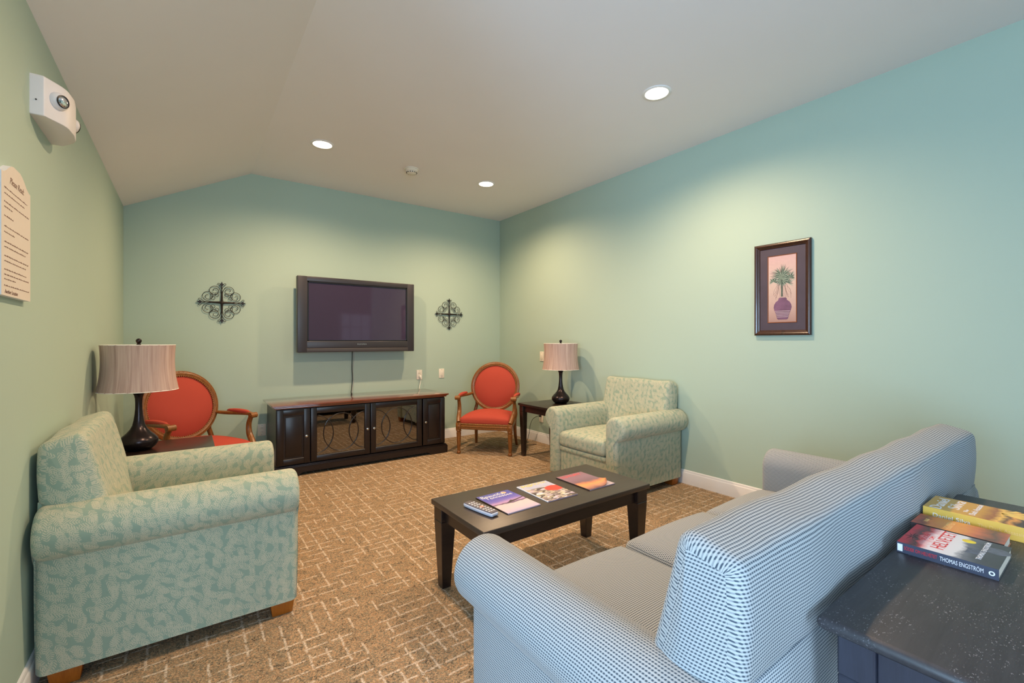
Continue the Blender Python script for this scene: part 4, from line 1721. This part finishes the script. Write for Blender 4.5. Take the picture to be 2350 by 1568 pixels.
def bookmat(name, kind):
    t = NT(name)
    vec = t.coord()
    x = t.xyz(vec)
    n1 = t.noise(vec, 26, 4, 0.6)
    u = t.math('ADD', t.math('MULTIPLY', x[1], -5.4), .5)   # 0 at the far (left in view) end .. 1 at the near end
    if kind == 'red':
        f = t.math('ADD', u, t.math('MULTIPLY', t.math('SUBTRACT', n1, .5), .28))
        col = t.ramp(f, [(0.05, lin((206, 40, 52))), (0.16, lin((60, 30, 34))), (0.20, lin((214, 48, 58))), (0.32, lin((232, 222, 230))), (0.56, lin((222, 224, 232))), (0.64, lin((104, 108, 124))), (0.78, lin((64, 66, 80))), (1.0, lin((50, 52, 62)))])
    elif kind == 'orange':
        f = t.math('ADD', u, t.math('MULTIPLY', t.math('SUBTRACT', n1, .5), .3))
        col = t.ramp(f, [(0.0, lin((200, 84, 44))), (0.14, lin((120, 60, 44))), (0.22, lin((214, 120, 54))), (0.5, lin((224, 150, 70))), (0.7, lin((200, 110, 74))), (0.86, lin((96, 70, 66))), (1.0, lin((176, 96, 76)))])
    else:
        f = t.math('ADD', u, t.math('MULTIPLY', t.math('SUBTRACT', n1, .5), .22))
        col = t.ramp(f, [(0.0, lin((216, 168, 70))), (0.5, lin((206, 150, 50))), (0.62, lin((160, 90, 40))), (0.70, lin((252, 200, 90))), (0.78, lin((110, 62, 30))), (0.84, lin((232, 160, 70))), (0.92, lin((70, 40, 36))), (1.0, lin((56, 36, 34)))])
    return t.set(col, 0.3)


M_spd = simple('slate_book_spine', (62, 66, 82), 0.35, var=.03)
bk1, hx, hy = book('paperback_book', 1.480, 1.664, .176, .356, .026, 'red, white and grey paperback by Thomas, spine towards the camera', bookmat('red_thriller_cover', 'red'), M_spd, 0.0)
bk1['label'] = 'red, white and slate paperback nearest the camera on the sofa table'
# spine text reads left to right in view: far (+y) end to near (-y) end ; faces -x
sx_ = -hx - .00135
text('SÖDER OM HELVETET', .0125, M_pred, bk1, basis((sx_, .044, .0135), (0, -1, 0), (0, 0, 1)), width=.062)
text('THOMAS ENGSTRÖM', .0145, M_pwhite, bk1, basis((sx_, -.029, .013), (0, -1, 0), (0, 0, 1)), width=.074)
MB().lathe([(.0052, 0), (.0052, .0003), (.0028, .0003), (.0028, 0)], 20, close=False).xf(Matrix.Translation((sx_ + .0001, -.079, .013)) @ Matrix.Rotation(-PI / 2, 4, 'Y')).build('publisher_roundel', M_pwhite, bk1)
MB().box((sx_ - .0002, .078, .004), (sx_ + .0002, .088, .022)).build('barcode_panel', M_pwhite, bk1)
# cover text: lines run along x (spine to fore-edge), tops towards the far-left
zt_ = .0262
text('HELVETET', .036, M_pred, bk1, basis((.012, .018, zt_), (1, 0, 0), (0, 1, 0)), width=.155)
text('SÖDER', .013, M_pred, bk1, basis((.004, .052, zt_), (1, 0, 0), (0, 1, 0)), width=.060)
text('OM', .013, M_pred, bk1, basis((.004, .040, zt_), (1, 0, 0), (0, 1, 0)), width=.028)
text('THOMAS ENGSTRÖM', .013, M_pwhite, bk1, basis((.012, -.053, zt_), (1, 0, 0), (0, 1, 0)), width=.145)
MB().lathe([(.013, .0261), (.012, .0265), (.0005, .0266)], 24, c=(.055, -.020, 0)).build('yellow_sticker', M_pyellow, bk1)
st_ = MB()
for k in range(7):
    a = 2 * PI * k / 7
    st_.prism([(-.02 + .006 * math.cos(a + .25), .074 + .004 * math.sin(a + .25)), (-.02 + .034 * math.cos(a), .074 + .014 * math.sin(a)), (-.02 + .006 * math.cos(a - .25), .074 + .004 * math.sin(a - .25))], .0260, .0263, 'XY')
st_.build('dark_starburst', M_ink2, bk1, merge=0)
M_lens = simple('print_steel', (92, 100, 118), 0.4, var=.3, scale=90)
MB().lathe([(.024, .0261), (.018, .0263), (.018, .0262), (.012, .0263), (.0005, .0262)], 28, c=(.030, -.072, 0)).build('round_emblem', M_lens, bk1)
bars = MB()
for k in range(5):
    bars.box((-.03 + .008 * k, -.050 - .002 * k, .0261), (-.024 + .008 * k, -.026, .0263))
bars.build('grey_towers', M_lens, bk1, merge=0)

bk2, hx, hy = book('paperback_book', 1.676, 1.780, .190, .372, .025, 'orange paperback between the red and the gold books', bookmat('orange_thriller_cover', 'orange'), M_ink2)
text('EGYPTEN', .022, M_porange, bk2, basis((.0, .018, .0252), (1, 0, 0), (0, 1, 0)), sx=.8).hide_render = False
text('DAVID', .012, M_porange, bk2, basis((.0, .066, .0252), (1, 0, 0), (0, 1, 0)), sx=.8)

bk3, hx, hy = book('paperback_book', 1.815, 1.968, .140, .374, .040, 'thick gold paperback by the sofa back, farthest of the three on the sofa table', bookmat('gold_thriller_cover', 'gold'), simple('gold_book_spine', (222, 178, 78), 0.35, var=.05))
zt_ = .0402
text('Daniel', .038, M_pwhite, bk3, basis((-.008, .090, zt_), (1, 0, 0), (0, 1, 0)), width=.125)
text('Silva', .038, M_pwhite, bk3, basis((.014, .056, zt_), (1, 0, 0), (0, 1, 0)), width=.105)
text('The', .012, M_pwhite, bk3, basis((-.030, .030, zt_), (1, 0, 0), (0, 1, 0)), width=.03)
text('Dark Assassin', .019, M_pwhite, bk3, basis((.006, .014, zt_), (1, 0, 0), (0, 1, 0)), width=.13)
fan = MB()
for k in range(7):
    a = -1.95 + .26 * k
    L = .085
    fan.prism([(.020 + .006 * math.cos(a - .3), -.030 + .006 * math.sin(a - .3)), (.020 + L * .75 * math.cos(a - .07), -.030 + L * math.sin(a - .07)), (.020 + L * .75 * math.cos(a + .07), -.030 + L * math.sin(a + .07)), (.020 + .006 * math.cos(a + .3), -.030 + .006 * math.sin(a + .3))], .0400, .0403, 'XY')
fan.build('sunburst', simple('print_sunburst', (250, 206, 110), 0.4), bk3, merge=0)
text('The Dark Assassin', .014, M_porange, bk3, basis((-hx - .00135, -.045, .02), (0, -1, 0), (0, 0, 1)), width=.09)
text('Daniel Silva', .016, M_pwhite, bk3, basis((-hx - .00135, .055, .02), (0, -1, 0), (0, 0, 1)), width=.08)
